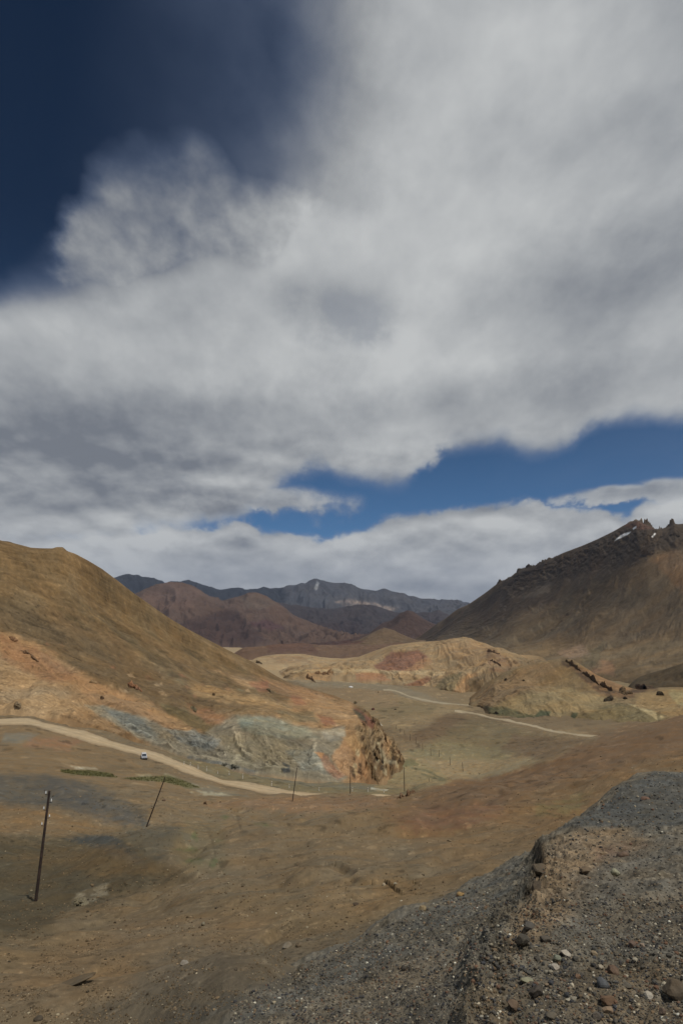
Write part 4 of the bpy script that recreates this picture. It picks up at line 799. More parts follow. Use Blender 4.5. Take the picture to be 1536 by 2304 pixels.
    p([(1250, 1465), (1310, 1450), (1330, 1480), (1280, 1482)], (124, 102, 84), 10, .7, patch=.2)
    p([(1320, 1510), (1350, 1482), (1375, 1490), (1385, 1520)], (122, 92, 66), 8, .8)
    p([(1320, 1470), (1360, 1440), (1350, 1500), (1300, 1500)], (80, 76, 58), 12, .4)
    p([(1395, 1182), (1430, 1170), (1470, 1190), (1440, 1192)], (84, 56, 44), 6, .7, wob=5)
    p([(1100, 1480), (1200, 1480), (1300, 1530), (1420, 1545), (1300, 1560), (1100, 1500)], (126, 108, 80), 10, .7)
    p([(1250, 1530), (1536, 1540), (1536, 1548), (1250, 1545)], (142, 124, 94), 3, .6, wob=3)
    n = fbm(u_ * 1.2 + w, S * .8, 5, 221)
    n2 = fbm(u_ * 5, S * 7, 4, 222)
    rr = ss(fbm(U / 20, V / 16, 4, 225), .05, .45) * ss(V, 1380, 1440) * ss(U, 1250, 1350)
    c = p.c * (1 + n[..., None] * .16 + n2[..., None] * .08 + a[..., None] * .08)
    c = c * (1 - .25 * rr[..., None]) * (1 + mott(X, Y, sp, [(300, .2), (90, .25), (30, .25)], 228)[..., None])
    p.c = c
    GA = 1.0
    p([(1383, 1217), (1390, 1209), (1405, 1200), (1418, 1196), (1412, 1201), (1400, 1209)], (214, 216, 222), 3, 1, wob=3)
    p([(1422, 1188), (1430, 1183), (1431, 1187), (1424, 1191)], (205, 207, 214), 2, .9, wob=2)
    p([(1464, 1208), (1472, 1199), (1474, 1201), (1467, 1210)], (205, 207, 214), 2, .9, wob=2)
    o = structure(grid_mesh('mountain', X, Y, Z, p.c, ground_mat('cloud_shaded_rock', 260.0, .6, 45, .16)))
    return o
mountain = build_mountain()

# ------------------------------------------------------------------ 6. far ranges
def range_(name, crest, base_v, dcrest, dbase, u0, u1, nc, base, paints, spur, seed, cragf, soft=.3, streaks=.22, d2=None, crag=0.0, mat=None):
    dc = dcrest
    us = [c[0] for c in crest]
    mid = []
    for f in (.3, .65):
        L = []
        for i, c in enumerate(crest):
            vb = base_v
            L.append((c[0], vb + (c[1] - vb) * (f ** 1.25), dbase + (dc - dbase) * f))
        mid.append(Row(L, int(36), 8))
    rows = [Row([(u0 - 60, None, dbase * .93, -150), (u1 + 60, None, dbase * .93, -150)], 6),
            Row([(u0 - 60, base_v, dbase), (u1 + 60, base_v, dbase)], 36)] + mid + [Row([(c[0], c[1], dc) for c in crest], 12)]
    rows += [Row([(c[0], c[1] + (base_v - c[1]) * .3, dc * 1.08) for c in crest], 12, 4), Row([(u0 - 60, None, dc * 1.3, -160), (u1 + 60, None, dc * 1.3, -160)], 4)]
    return generic_hill(name, rows, u0, u1, nc, base, paints, .05, dc * .06, seed, 4, spur, mat, streaks, (20, 1.5), crag=crag, cragf=cragf)
low = [(470, 1462), (520, 1456), (570, 1458), (620, 1450), (680, 1447), (720, 1453), (760, 1455), (800, 1449), (840, 1452), (900, 1446), (950, 1452), (1000, 1447), (1040, 1450), (1120, 1460)]
m_far = ground_mat('far_rock', 900.0, .9, 160, .16, hue=.05)
range_('mountain', [(700, 1460), (740, 1455), (780, 1448), (810, 1440), (835, 1425), (862, 1412), (885, 1418), (912, 1432), (935, 1440), (980, 1442), (1040, 1450), (1100, 1458)], 1464, 3900, 3500, 690, 1110, 260, (92, 74, 54), [
   ([(690, 1470), (800, 1440), (820, 1440), (760, 1470)], (80, 52, 44), dict(soft=6, amt=.8))], 14, 301, 40, mat=m_far)
range_('mountain', [(640, 1462), (700, 1452), (740, 1448), (790, 1440), (830, 1425), (860, 1402), (880, 1396), (900, 1380), (916, 1374), (930, 1378), (945, 1388), (962, 1398), (985, 1408), (1020, 1418), (1060, 1428), (1120, 1450)], 1462, 5000, 4400, 620, 1130, 300, (66, 50, 45), [
   ([(620, 1470), (700, 1450), (800, 1440), (760, 1470)], (68, 44, 38), dict(soft=6, amt=.8))], 42, 311, 46, mat=m_far)
range_('mountain', [(120, 1420), (200, 1380), (260, 1350), (320, 1330), (352, 1318), (380, 1312), (410, 1313), (440, 1324), (470, 1342), (500, 1352), (530, 1345), (560, 1337), (578, 1334), (600, 1342), (630, 1362), (660, 1385), (700, 1402), (740, 1420), (790, 1440), (860, 1458)], 1460, 6600, 5400, 100, 880, 420, (80, 62, 53), [
   ([(320, 1340), (390, 1312), (450, 1330), (430, 1370), (350, 1370)], (90, 70, 62), dict(soft=14, amt=.7)),
   ([(400, 1400), (520, 1370), (600, 1440), (560, 1462), (440, 1440)], (58, 43, 41), dict(soft=16, amt=.8)),
   ([(540, 1345), (580, 1335), (620, 1360), (580, 1372), (550, 1365)], (82, 70, 62), dict(soft=8, amt=.6)),
   ([(560, 1400), (600, 1392), (640, 1415), (600, 1420)], (72, 46, 50), dict(soft=8, amt=.7)),
   ([(500, 1452), (760, 1440), (760, 1470), (500, 1470)], (80, 60, 50), dict(soft=8, amt=.6))], 130, 321, 46, mat=m_far)
range_('mountain', [(420, 1400), (500, 1370), (600, 1352), (640, 1358), (680, 1368), (720, 1372), (760, 1370), (790, 1364), (830, 1362), (860, 1368), (890, 1380), (915, 1384), (940, 1382), (965, 1380), (985, 1374), (1000, 1382), (1030, 1400), (1100, 1440)], 1456, 8500, 7000, 400, 1120, 340, (52, 47, 50), [
   ([(640, 1400), (800, 1400), (850, 1450), (600, 1450)], (50, 40, 42), dict(soft=20, amt=.7))], 140, 331, 46, mat=m_far)
range_('mountain', [(180, 1310), (262, 1291), (280, 1292), (300, 1297), (330, 1303), (350, 1308), (372, 1312), (385, 1309), (410, 1311), (425, 1308), (445, 1313), (470, 1323), (500, 1329), (520, 1326), (545, 1329), (560, 1331), (592, 1325), (612, 1325), (640, 1326), (660, 1321), (680, 1316), (695, 1309), (713, 1305), (730, 1311), (750, 1313), (780, 1316), (800, 1323), (820, 1331), (845, 1330), (865, 1327), (885, 1333), (905, 1338), (925, 1346), (950, 1350), (975, 1350), (1000, 1354), (1030, 1354), (1060, 1362), (1120, 1380)], 1440, 12500, 10000, 160, 1140, 520, (58, 59, 66), [
   ([(160, 1280), (420, 1300), (640, 1320), (640, 1380), (160, 1380)], (30, 34, 42), dict(soft=14, amt=.9)),
   ([(680, 1316), (860, 1330), (1060, 1362), (1060, 1400), (700, 1370)], (64, 64, 70), dict(soft=10, amt=.6)),
   ([(750, 1355), (790, 1350), (850, 1358), (900, 1365), (880, 1375), (780, 1366)], (128, 114, 108), dict(soft=6, amt=.8, patch=.7)),
   ([(705, 1325), (712, 1308), (718, 1312), (712, 1328)], (150, 152, 160), dict(soft=3, amt=.7, patch=.4, wob=4))], 280, 341, 54, mat=m_far)

range_('hill', low, 1467, 3300, 3000, 480, 1110, 260, (98, 74, 56), [([(600, 1445), (700, 1445), (720, 1470), (600, 1470)], (84, 58, 48), dict(soft=6, amt=.7))], 12, 351, 60, mat=m_far)
range_('hill', [(500, 1490), (560, 1482), (620, 1474), (680, 1472), (720, 1478), (770, 1484), (820, 1476), (880, 1468), (930, 1472), (1000, 1480)], 1494, 2350, 2050, 520, 990, 240, (138, 115, 82), [([(600, 1478), (680, 1474), (700, 1490), (620, 1492)], (120, 96, 68), dict(soft=6, amt=.7))], 6, 361, 50, mat=m_hill)

# ------------------------------------------------------------------ placing things on the relief
def _cast(o, org, d):
    ok, loc, nor, _ = o.ray_cast(org, d); return (loc, nor) if ok else None
def hit(u, v, objs=None):
    r = Vector(ray(u, v)).normalized(); best = None
    for o in (objs or STRUCT):
        h = _cast(o, Vector((0, 0, 0)), r)
        if h and (best is None or h[0].length < best[0].length): best = h
    return best
def down(x, y, objs=None, top=900):
    best = None
    for o in (objs or STRUCT):
        h = _cast(o, Vector((x, y, top)), Vector((0, 0, -1)))
        if h and (best is None or h[0].z > best[0].z): best = h
    return best
def at(u, d, objs=None):
    a = azel(u, 1600)[0]; x, y = d * math.sin(a), d * math.cos(a)
    return down(x, y, objs)[0]
RELIEF = list(STRUCT)
def obj_from(name, verts, faces, mat, cols=None, smooth=False, parent=None):
    me = bpy.data.meshes.new(name); me.from_pydata([tuple(v) for v in verts], [], [tuple(f) for f in faces]); me.update()
    if smooth: me.polygons.foreach_set('use_smooth', [True] * len(me.polygons))
    if cols is not None:
        at_ = me.color_attributes.new('Col', 'FLOAT_COLOR', 'POINT')
        c4 = np.ones((len(me.vertices), 4), np.float32); c4[:, :3] = cols; at_.data.foreach_set('color', c4.ravel())
    me.materials.append(mat)
    o = bpy.data.objects.new(name, me); C.objects.link(o)
    if parent: o.parent = parent
    return o
def tag(o, label, cat, group=None):
    o['label'] = label; o['category'] = cat
    if group: o['group'] = group
    return o
# ------------------------------------------------------------------ thin mountain air
def haze():
    x, y0, y1, z0, z1 = 17500, -3000, 17200, -262, 1500
    vs = [(-x, y0, z0), (x, y0, z0), (x, y1, z0), (-x, y1, z0), (-x, y0, z1), (x, y0, z1), (x, y1, z1), (-x, y1, z1)]
    m = bpy.data.materials.new('air'); m.use_nodes = True; T = m.node_tree; T.nodes.clear()
    pv = T.nodes.new('ShaderNodeVolumePrincipled'); pv.inputs['Color'].default_value = (.62, .74, 1, 1); pv.inputs['Density'].default_value = HAZE; pv.inputs['Anisotropy'].default_value = .1
    out = T.nodes.new('ShaderNodeOutputMaterial'); T.links.new(pv.outputs[0], out.inputs['Volume'])
    o = obj_from('haze', vs, [(0, 3, 2, 1), (4, 5, 6, 7), (0, 1, 5, 4), (1, 2, 6, 5), (2, 3, 7, 6), (3, 0, 4, 7)], m); o['kind'] = 'stuff'
HAZE = 1.9e-5
haze()
# ------------------------------------------------------------------ roads: sheets laid between their two edges
m_road = ground_mat('road_dust', 14.0, .25, 3, .08, hue=.03)
def road(edges, n, c1, c2, nacross=16, objs=None, lift=.12, seed=0, jag=.07):
    E = sorted((azel(u, 1600)[0], a, b) for u, a, b in edges)
    A = np.array(E); th = np.linspace(A[0, 0], A[-1, 0], n)
    near = np.interp(th, A[:, 0], A[:, 1]); far = np.interp(th, A[:, 0], A[:, 2])
    for arr in (near, far):
        kx = np.exp(-.5 * (np.arange(-24, 25) / 9) ** 2); kx /= kx.sum(); arr[:] = np.convolve(np.pad(arr, 24, 'edge'), kx, 'valid')
    wdt = far - near
    j1 = fbm(th * 260, th * 0, 4, seed) * jag * wdt; j2 = fbm(th * 260, th * 0 + 5, 4, seed + 1) * jag * wdt
    vs, cs = [], []
    for i in range(n):
        a0, a1 = near[i] + j1[i], far[i] + j2[i]
        for k in range(nacross + 1):
            f = k / nacross; d = a0 + (a1 - a0) * f; x, y = d * math.sin(th[i]), d * math.cos(th[i])
            z = down(x, y, objs)[0].z
            e = min(f, 1 - f) * 2
            vs.append((x, y, z + lift * min(1, e * 6) - .02 * (e < .01)))
            t = math.exp(-((f - .35) / .07) ** 2) + math.exp(-((f - .65) / .07) ** 2)
            w = ss(np.array(e), 0, .35); cs.append((np.array(alb(c1)) * w + np.array(alb(c2)) * (1 - w)) * (1 + .16 * t) * (1 + .12 * float(pn(x / 1.6, y / 1.6, seed + 5)) + .1 * float(pn(x / 7, y / 7, seed + 6))))
    fs = [(i * (nacross + 1) + k, (i + 1) * (nacross + 1) + k, (i + 1) * (nacross + 1) + k + 1, i * (nacross + 1) + k + 1) for i in range(n - 1) for k in range(nacross)]
    o = obj_from('dirt_road', vs, fs, m_road, np.array(cs), True); o['kind'] = 'structure'; return o
road([(-500, 362, 388), (-300, 332, 349), (0, 293, 317), (60, 286, 311), (200, 255, 279), (350, 221, 242), (500, 190, 207), (650, 173, 188), (730, 169, 183), (860, 173, 185), (960, 182, 196)], 420, (152, 132, 104), (128, 108, 82), objs=[ground])
road([(1022, 714, 733), (1040, 712, 729), (1100, 641, 659), (1180, 571, 589), (1230, 531, 547), (1290, 491, 504), (1340, 478, 490), (1400, 474, 484)], 200, (142, 128, 106), (118, 102, 80), 8, [ground], .2, 3)
road([(862, 1096, 1112), (885, 1076, 1108), (930, 950, 982), (1000, 880, 903), (1080, 845, 863), (1110, 830, 846)], 200, (136, 124, 104), (120, 104, 82), 6, [ground], .3, 6)
# ------------------------------------------------------------------ plain materials
def flat(name, c, rough=.8, metal=0, var=.0, sc=8):
    m = bpy.data.materials.new(name); m.use_nodes = True; T = m.node_tree; Nd.T = T; b = T.nodes['Principled BSDF']
    b.inputs['Roughness'].default_value = rough; b.inputs['Metallic'].default_value = metal; b.inputs['Base Color'].default_value = (*c, 1)
    if var:
        tc = T.nodes.new('ShaderNodeTexCoord'); n = noise(Nd(tc.outputs['Object']), sc, 6, .65)
        k = mixc(sstep(n, .35, .68), tuple(x * (1 - var) for x in c), tuple(min(1, x * (1 + var)) for x in c)); T.links.new(k.k, b.inputs['Base Color'])
    return m
m_pole = flat('rusted_pole', (.035, .02, .014), .85, 0, .5, 3)
m_white = flat('white_porcelain', (.75, .75, .73), .4)
m_post = flat('white_post_paint', (.72, .68, .6), .8, 0, .15, 4)
m_band = flat('dark_band', (.08, .06, .05), .8)
# ------------------------------------------------------------------ telegraph poles
def tube(p0, p1, r0, r1, n=8, square=False):
    p0, p1 = Vector(p0), Vector(p1); ax = (p1 - p0).normalized(); s = ax.cross(Vector((0, 1, .1))).normalized(); t = ax.cross(s)
    vs, fs = [], []
    for p, r in ((p0, r0), (p1, r1)):
        for k in range(n):
            a = 2 * math.pi * (k + .5) / n; vs.append(p + s * math.cos(a) * r + t * math.sin(a) * r)
    for k in range(n): fs.append((k, (k + 1) % n, n + (k + 1) % n, n + k))
    fs.append(tuple(range(n))[::-1]); fs.append(tuple(range(n, 2 * n)))
    return vs, fs
def join(parts):
    V, F = [], []
    for vs, fs in parts:
        b = len(V); V += [tuple(v) for v in vs]; F += [tuple(i + b for i in f) for f in fs]
    return V, F
def pole(base, tip, label, r, insul=0, group='telegraph poles along the valley'):
    r *= .82; e = bpy.data.objects.new('telegraph_pole', None); C.objects.link(e); e.location = base
    tag(e, label, 'pole', group)
    B, Tp = Vector((0, 0, -.4)), Vector(tip) - Vector(base)
    mid = B.lerp(Tp, .5)
    V, F = join([tube(B, mid, r * 1.15, r * 1.0, 8 if insul else 5), tube(mid + Vector((0, 0, -.01)), Tp, r * 1.0, r * .8, 8 if insul else 5)])
    obj_from('shaft', V, F, m_pole, parent=e)
    ax = Tp.normalized(); side = Vector((1, 0, 0))
    for k in range(insul):
        s = -1 if k % 2 == 0 else 1
        p = Tp - ax * (.18 + .34 * k); q = p + side * s * (r + .09)
        br = obj_from('bracket', *join([tube(p, q, .014, .014, 5), tube(q, q + Vector((0, 0, .08)), .012, .012, 5)]), m_pole, parent=e)
        q2 = q + Vector((0, 0, .05))
        obj_from('insulator', *join([tube(q2, q2 + Vector((0, 0, .06)), .03, .033, 8), tube(q2 + Vector((0, 0, .055)), q2 + Vector((0, 0, .12)), .024, .014, 8)]), m_white, parent=e)
    return e
def tip_at(u, v, y): r = ray(u, v); return Vector(r * (y / r[1]))
def pole_v(bu, bv, tu, tv, label, r=.085, insul=0, dy=0.0):
    b = hit(bu, bv)[0]; return pole(b, tip_at(tu, tv, b.y + dy), label, r, insul)
def pole_h(u, d, tu, tv, label, r=.085, insul=0):
    b = at(u, d); return pole(b, tip_at(tu, tv, b.y), label, r, insul)
pole_v(80, 2028, 112, 1779, 'rusty brown telegraph pole with white insulators, nearest and tallest, at the left', .078, 5, .6)
pole_v(327, 1860, 372, 1748, 'brown telegraph pole leaning hard to the right beside the grey slate slope', .085, 0)
pole_v(657, 1803, 668, 1727, 'slightly leaning telegraph pole standing before the end of the tan road', .085, 0)
pole_h(787, 147, 788, 1723, 'upright telegraph pole in front of the red and ochre scree', .09)
pole_h(907, 152, 908, 1726, 'telegraph pole rising just behind the long brown rock outcrop', .09)
pole_h(966, 250, 964, 1750, 'half hidden telegraph pole with bent braces beside the stream bed', .1)
pole_h(1077, 352, 1076, 1738, 'telegraph pole on the valley floor nearest the reddish slope', .12)
for (bu, bv, tu, tv, lb) in [
    (1041, 1736, 1039, 1715, 'telegraph pole below the pale lower track, right of the stream bed'),
    (1012, 1722, 1011, 1702, 'faint telegraph pole on the olive slope above the stream bed'),
    (987, 1703, 987, 1687, 'dark telegraph pole midway up the line on the olive slope'),
    (969, 1700, 968, 1683, 'telegraph pole just left of the middle of the line on the olive slope'),
    (950, 1688, 950, 1672, 'telegraph pole on the olive slope level with the cliff foot'),
    (935, 1673, 935, 1658, 'right one of two close telegraph poles beside the cliff top'),
    (922, 1666, 922, 1652, 'left one of two close telegraph poles beside the cliff top'),
    (910, 1654, 909, 1643, 'tiny telegraph pole on the brown spur, lowest of the far three'),
    (900, 1648, 900, 1638, 'tiny telegraph pole on the brown spur, middle of the far three'),
    (891, 1641, 891, 1631, 'tiny telegraph pole on the brown spur, farthest along the valley')]:
    pole_v(bu, bv, tu, tv, lb, .15)
# ------------------------------------------------------------------ white marker posts along the road
def post(u, v, label, hpx=8):
    p = hit(u, v)[0]; d = p.length; h = hpx / FP * d; w = .07
    e = bpy.data.objects.new('marker_post', None); C.objects.link(e); e.location = p; tag(e, label, 'post', 'white marker posts along the road')
    def bx(z0, z1, w, top=0):
        vs = [(-w, -w, z0), (w, -w, z0), (w, w, z0), (-w, w, z0), (-w * .9, -w * .9, z1), (w * .9, -w * .9, z1), (w * .9, w * .9, z1), (-w * .9, w * .9, z1)]
        return vs, [(0, 3, 2, 1), (4, 5, 6, 7), (0, 1, 5, 4), (1, 2, 6, 5), (2, 3, 7, 6), (3, 0, 4, 7)]
    obj_from('shaft', *bx(-.2, h, w), m_post, parent=e)
    obj_from('band', *bx(h * .68, h * .8, w * 1.12), m_band, parent=e)
    e.rotation_euler = (random.uniform(-.05, .05), random.uniform(-.06, .06), random.uniform(0, 1))
random.seed(5)
for u, v, l, h in [(414, 1721, 'leftmost white marker post beside the tan road', 7), (428, 1724, 'white marker post second from the left end of the row', 8), (446, 1730, 'white marker post third from the left, below the dark slate scree', 8),
                (465, 1735, 'brightest white marker post of the left cluster, fourth along', 9), (490, 1741, 'short faint marker post fifth from the left', 6), (516, 1744, 'orange tinged marker post below the grey boulders', 8),
                (546, 1752, 'tall white marker post left of the blue grey scree foot', 10), (611, 1768, 'white marker post left of the slightly leaning telegraph pole', 9), (651, 1773, 'faint marker post directly behind the slightly leaning telegraph pole', 7),
                (718, 1780, 'white marker post above the point where the road disappears', 8), (792, 1781, 'white marker post at the foot of the upright telegraph pole', 9), (827, 1782, 'white marker post midway between two upright telegraph poles', 9),
                (863, 1783, 'rightmost white marker post above the reappearing bit of road', 6)]:
    post(u, v, l, h)
# ------------------------------------------------------------------ the car
def make_car():
    p = hit(324, 1708)[0]
    e = bpy.data.objects.new('parked_car', None); C.objects.link(e); e.location = p
    tag(e, 'small white and silver off-road car driving beside the tan dirt road', 'car')
    paint = flat('silver_paint', (.42, .44, .48), .3, .2); glass = flat('dark_glass', (.03, .04, .05), .1); tyre = flat('tyre_rubber', (.02, .02, .02), .9); roofm = flat('white_roof', (.6, .6, .6), .35); lampm = flat('lamp_glass', (.7, .7, .66), .1)
    def sec(prof, w0, w1):         # side profile (y forward, z) extruded across x with tumblehome
        n = len(prof); zs = [q[1] for q in prof]; zm, zx = min(zs), max(zs)
        def wd(z): return w0 + (w1 - w0) * (z - zm) / (zx - zm)
        vs = [(-wd(z), y, z) for y, z in prof] + [(wd(z), y, z) for y, z in prof]
        fs = [tuple(range(n)), tuple(range(2 * n - 1, n - 1, -1))] + [(i, n + i, n + (i + 1) % n, (i + 1) % n) for i in range(n)]
        return vs, fs
    body = obj_from('body', *sec([(-2.2, .45), (-2.3, .7), (-2.28, 1.02), (-.9, 1.1), (1.9, 1.12), (2.25, 1.0), (2.3, .6), (2.2, .42)], .92, .86), paint, parent=e)
    bv = body.modifiers.new('bevel', 'BEVEL'); bv.width = .06; bv.segments = 2
    cab = obj_from('cabin', *sec([(-.95, 1.08), (-.35, 1.72), (1.75, 1.74), (2.05, 1.1)], .84, .68), paint, parent=e)
    obj_from('roof', *sec([(-.4, 1.71), (-.3, 1.79), (1.7, 1.81), (1.8, 1.72)], .70, .64), roofm, parent=e)
    def quad(name, pts, m): return obj_from(name, pts, [(0, 1, 2, 3)], m, parent=e)
    quad('windscreen', [(-.72, -.93, 1.13), (.72, -.93, 1.13), (.62, -.43, 1.67), (-.62, -.43, 1.67)], glass)
    for s in (-1, 1): quad('side_window', [(s * .852, -.6, 1.16), (s * .852, 1.7, 1.16), (s * .735, 1.6, 1.62), (s * .735, -.25, 1.62)], glass)
    for s in (-1, 1): obj_from('headlight', *join([tube((s * .62, -2.36, .85), (s * .62, -2.2, .85), .11, .12, 10)]), lampm, parent=e)
    obj_from('bumper', *sec([(-2.42, .45), (-2.42, .62), (-2.25, .64), (-2.25, .43)], .9, .9), tyre, parent=e)
    for sx in (-.82, .82):
        for sy in (-1.4, 1.4):
            w = obj_from('wheel', *join([tube((sx - .11, sy, .37), (sx + .11, sy, .37), .37, .37, 16)]), tyre, parent=e)
            obj_from('rim', *join([tube((sx - .125, sy, .37), (sx + .125, sy, .37), .2, .2, 12)]), paint, parent=w)
    e.rotation_euler = (0, 0, .35)
    e.scale = (.92, .92, .92)
make_car()
# ------------------------------------------------------------------ small white tent on the river flat
def tent():
    p = hit(789, 1547)[0]; e = bpy.data.objects.new('white_tent', None); C.objects.link(e); e.location = p
    tag(e, 'tiny white tent on the grey river flat beyond the ochre hill', 'tent')
    n = 16; R = 3.6
    V, F = join([tube((0, 0, -.3), (0, 0, 1.4), R, R, n), tube((0, 0, 1.38), (0, 0, 2.3), R * 1.02, .5, n)])
    obj_from('felt_wall', *tube((0, 0, -.3), (0, 0, 1.4), R, R, n), m_white, parent=e)
    obj_from('roof', *tube((0, 0, 1.42), (0, 0, 2.4), R * 1.03, .5, n), m_white, parent=e)
tent()
# ------------------------------------------------------------------ rocks
_ico = {}
def ico(sub):
    if sub not in _ico:
        bm = bmesh.new(); bmesh.ops.create_icosphere(bm, subdivisions=sub, radius=1)
        _ico[sub] = (np.array([v.co for v in bm.verts]), np.array([[v.index for v in f.verts] for f in bm.faces])); bm.free()
    return _ico[sub]
def rock_shape(rs, sub=3, cuts=11, rough_=.06, lo=.55):
    V, F = ico(sub); V = V.copy()
    for k in range(cuts):
        n = rs.normal(size=3); n /= np.linalg.norm(n); h = rs.uniform(lo, .92)
        d = V @ n; V -= np.outer(np.clip(d - h, 0, None), n)
    n = pn(V[:, 0] * 2.2 + rs.rand() * 50, V[:, 1] * 2.2 + V[:, 2] * 1.7, 3) + .5 * pn(V[:, 0] * 6, V[:, 1] * 5 + V[:, 2] * 6, 4)
    V *= (1 + n * rough_)[:, None]
    return V, F
m_stone = ground_mat('stone', .35, .5, .12, .22, hue=.06)
m_crag = ground_mat('crag_rock', 9.0, 1.0, 2.5, .3, hue=.05)
def place_rock(u, v, wpx, hpx, col, label, seed, name='stone', cat='stone', depth=1.0, group=None, flatk=None, rot=None, sink=.3, mat=None, sub=3):
    rs = np.random.RandomState(seed); loc, nor = hit(u, v, RELIEF); d = loc.length; k = d / FP
    V, F = rock_shape(rs, sub)
    ang = rs.uniform(-.3, .3) if rot is None else rot
    wpx *= .54; hpx *= .52; w, h = wpx * k / 2, hpx * k / 2; col = tuple(.6 * a + .4 * b for a, b in zip(col, (84, 78, 70)))
    V = V * np.array([w, w * depth, h]); ca, sa = math.cos(ang), math.sin(ang)
    V = np.stack([V[:, 0] * ca - V[:, 2] * sa, V[:, 1], V[:, 0] * sa + V[:, 2] * ca], 1)
    V[:, 2] += h * (1 - 2 * sink)
    c = np.array(alb(col))[None] * (1 + .25 * pn(V[:, 0] / w * 2, V[:, 2] / h * 2, seed)[:, None])
    o = obj_from(name, V, F, mat or m_stone, c, False); o.location = loc
    return tag(o, label, cat, group)
STONES = [
 (1205, 2238, 46, 44, (52, 46, 44), 'dark brown round stone with a pale chip at lower right of the mound'),
 (1355, 2220, 46, 46, (74, 78, 88), 'blue grey rounded stone near the bottom right'),
 (1458, 2243, 30, 24, (188, 184, 180), 'white rounded stone right of the blue grey stone'),
 (1512, 2240, 76, 78, (80, 66, 52), 'largest brown boulder at the right edge'),
 (1273, 2148, 42, 22, (178, 172, 165), 'flaky white stone on the gravel mound'),
 (1253, 2160, 28, 30, (136, 142, 124), 'pale green pointed stone beside the flaky white stone'),
 (1248, 2178, 30, 20, (180, 168, 158), 'cream stone just below the pale green pointed stone'),
 (1384, 1968, 32, 30, (142, 144, 124), 'pale grey green angular stone in the middle of the mound top'),
 (1357, 1922, 28, 14, (150, 124, 96), 'tan hollow looking stone high on the mound'),
 (1400, 1928, 44, 30, (98, 76, 66), 'reddish brown stone next to the tan hollow one'),
 (1316, 1962, 50, 26, (96, 78, 60), 'flat brown slab on the tan part of the mound'),
 (1366, 2276, 36, 26, (150, 122, 98), 'tan wedge shaped stone at the bottom'),
 (1157, 2266, 52, 30, (92, 70, 56), 'rusty brown slab left of the bottom stones'),
 (1367, 2254, 54, 28, (94, 66, 48), 'rust coloured stone behind the tan wedge'),
 (1184, 2210, 46, 22, (134, 138, 120), 'flat pale green stone lying left on the mound'),
 (1378, 2192, 44, 40, (92, 70, 60), 'brown red stone above the blue grey stone'),
 (1421, 2130, 28, 30, (98, 74, 66), 'maroon upright pebble in a row of small stones'),
 (1444, 2130, 16, 18, (156, 128, 106), 'small peach pebble beside the maroon one'),
 (1226, 2118, 44, 28, (72, 68, 66), 'dark slab lying flat above the flaky white stone'),
 (1192, 2090, 56, 34, (58, 57, 58), 'dark grey broken lump at the crumbling edge'),
 (1216, 1965, 66, 60, (84, 70, 56), 'brown clod block jutting from the broken edge of the mound'),
 (1205, 2000, 44, 50, (78, 64, 52), 'lower brown clod under the jutting block'),
 (1172, 2125, 60, 50, (58, 55, 52), 'blackish overhanging clod above the dark hollow'),
 (1450, 1800, 36, 18, (110, 76, 64), 'reddish stone on the dark far lobe of the mound'),
 (1036, 2013, 30, 14, (172, 128, 48), 'bright yellow orange stone at the edge of the grey gravel'),
 (950, 2048, 32, 24, (142, 120, 82), 'tan yellow stone lying left of the bright yellow one'),
 (863, 1992, 16, 14, (160, 148, 130), 'small white stone, left of two on the eroded step'),
 (889, 1990, 14, 12, (164, 156, 140), 'small white stone, right of two on the eroded step'),
 (1013, 2184, 18, 20, (150, 104, 76), 'orange pebble on the grey flank of the mound'),
 (907, 2182, 22, 22, (50, 48, 48), 'dark pointed stone on the grey flank of the mound'),
 (1045, 2160, 14, 8, (190, 186, 178), 'white flake right of the orange pebble'),
 (800, 2037, 26, 16, (66, 50, 38), 'dark brown stone below the ochre stained ground'),
 (645, 2130, 40, 20, (128, 118, 106), 'pale flat stone of a group of three left of the grey flank'),
 (672, 2130, 24, 24, (92, 78, 62), 'brown stone behind the pale flat one'),
 (697, 2116, 30, 12, (72, 60, 48), 'dark thin stone right of the brown and pale pair'),
 (415, 2170, 28, 20, (134, 128, 124), 'pinkish white broken stone on the brown slope'),
 (530, 2183, 14, 14, (64, 54, 44), 'small dark stone under the pale ledge'),
 (87, 2294, 32, 16, (58, 48, 38), 'dark flat stone at the bottom left corner'),
 (487, 2044, 12, 9, (52, 44, 36), 'small black stone on the brown hummock'),
 (458, 2082, 16, 18, (128, 118, 98), 'pale upright stone below the brown hummock'),
 (1010, 1893, 20, 10, (128, 110, 84), 'tan stone on the hillside above the eroded step'),
 (1340, 2290, 34, 26, (74, 70, 70), 'grey stone at the bottom edge beneath the tan wedge'),
 (1290, 2250, 26, 18, (140, 134, 122), 'light grey stone between the dark round stone and the tan wedge'),
 (1335, 2150, 26, 22, (146, 126, 100), 'yellowish stone in the small cluster on the mound'),
 (1350, 2178, 22, 20, (166, 160, 150), 'whitish stone below the yellowish one'),
 (1410, 2222, 34, 24, (80, 74, 66), 'plain grey brown stone right of the blue grey stone'),
 (1488, 2278, 26, 22, (92, 76, 70), 'mauve brown stone below the largest boulder'),
 (1240, 2290, 38, 24, (86, 78, 68), 'half buried brown grey stone at the bottom'),
 (1190, 2190, 24, 14, (70, 68, 68), 'small dark grey stone above the flat pale green one'),
 (1300, 2200, 22, 18, (130, 92, 66), 'orange brown pebble beside the brown red stone'),
]
for i, (u, v, w, h, c, l) in enumerate(STONES):
    place_rock(u, v, w, h, c, l, 100 + i, depth=.9 if w > h * 1.4 else 1.0)
place_rock(155, 2212, 190, 17, (84, 70, 52), 'long thin slab sticking out of the slope at lower left', 77, 'rock_slab', 'slab', depth=.3, rot=.34, sink=.62)

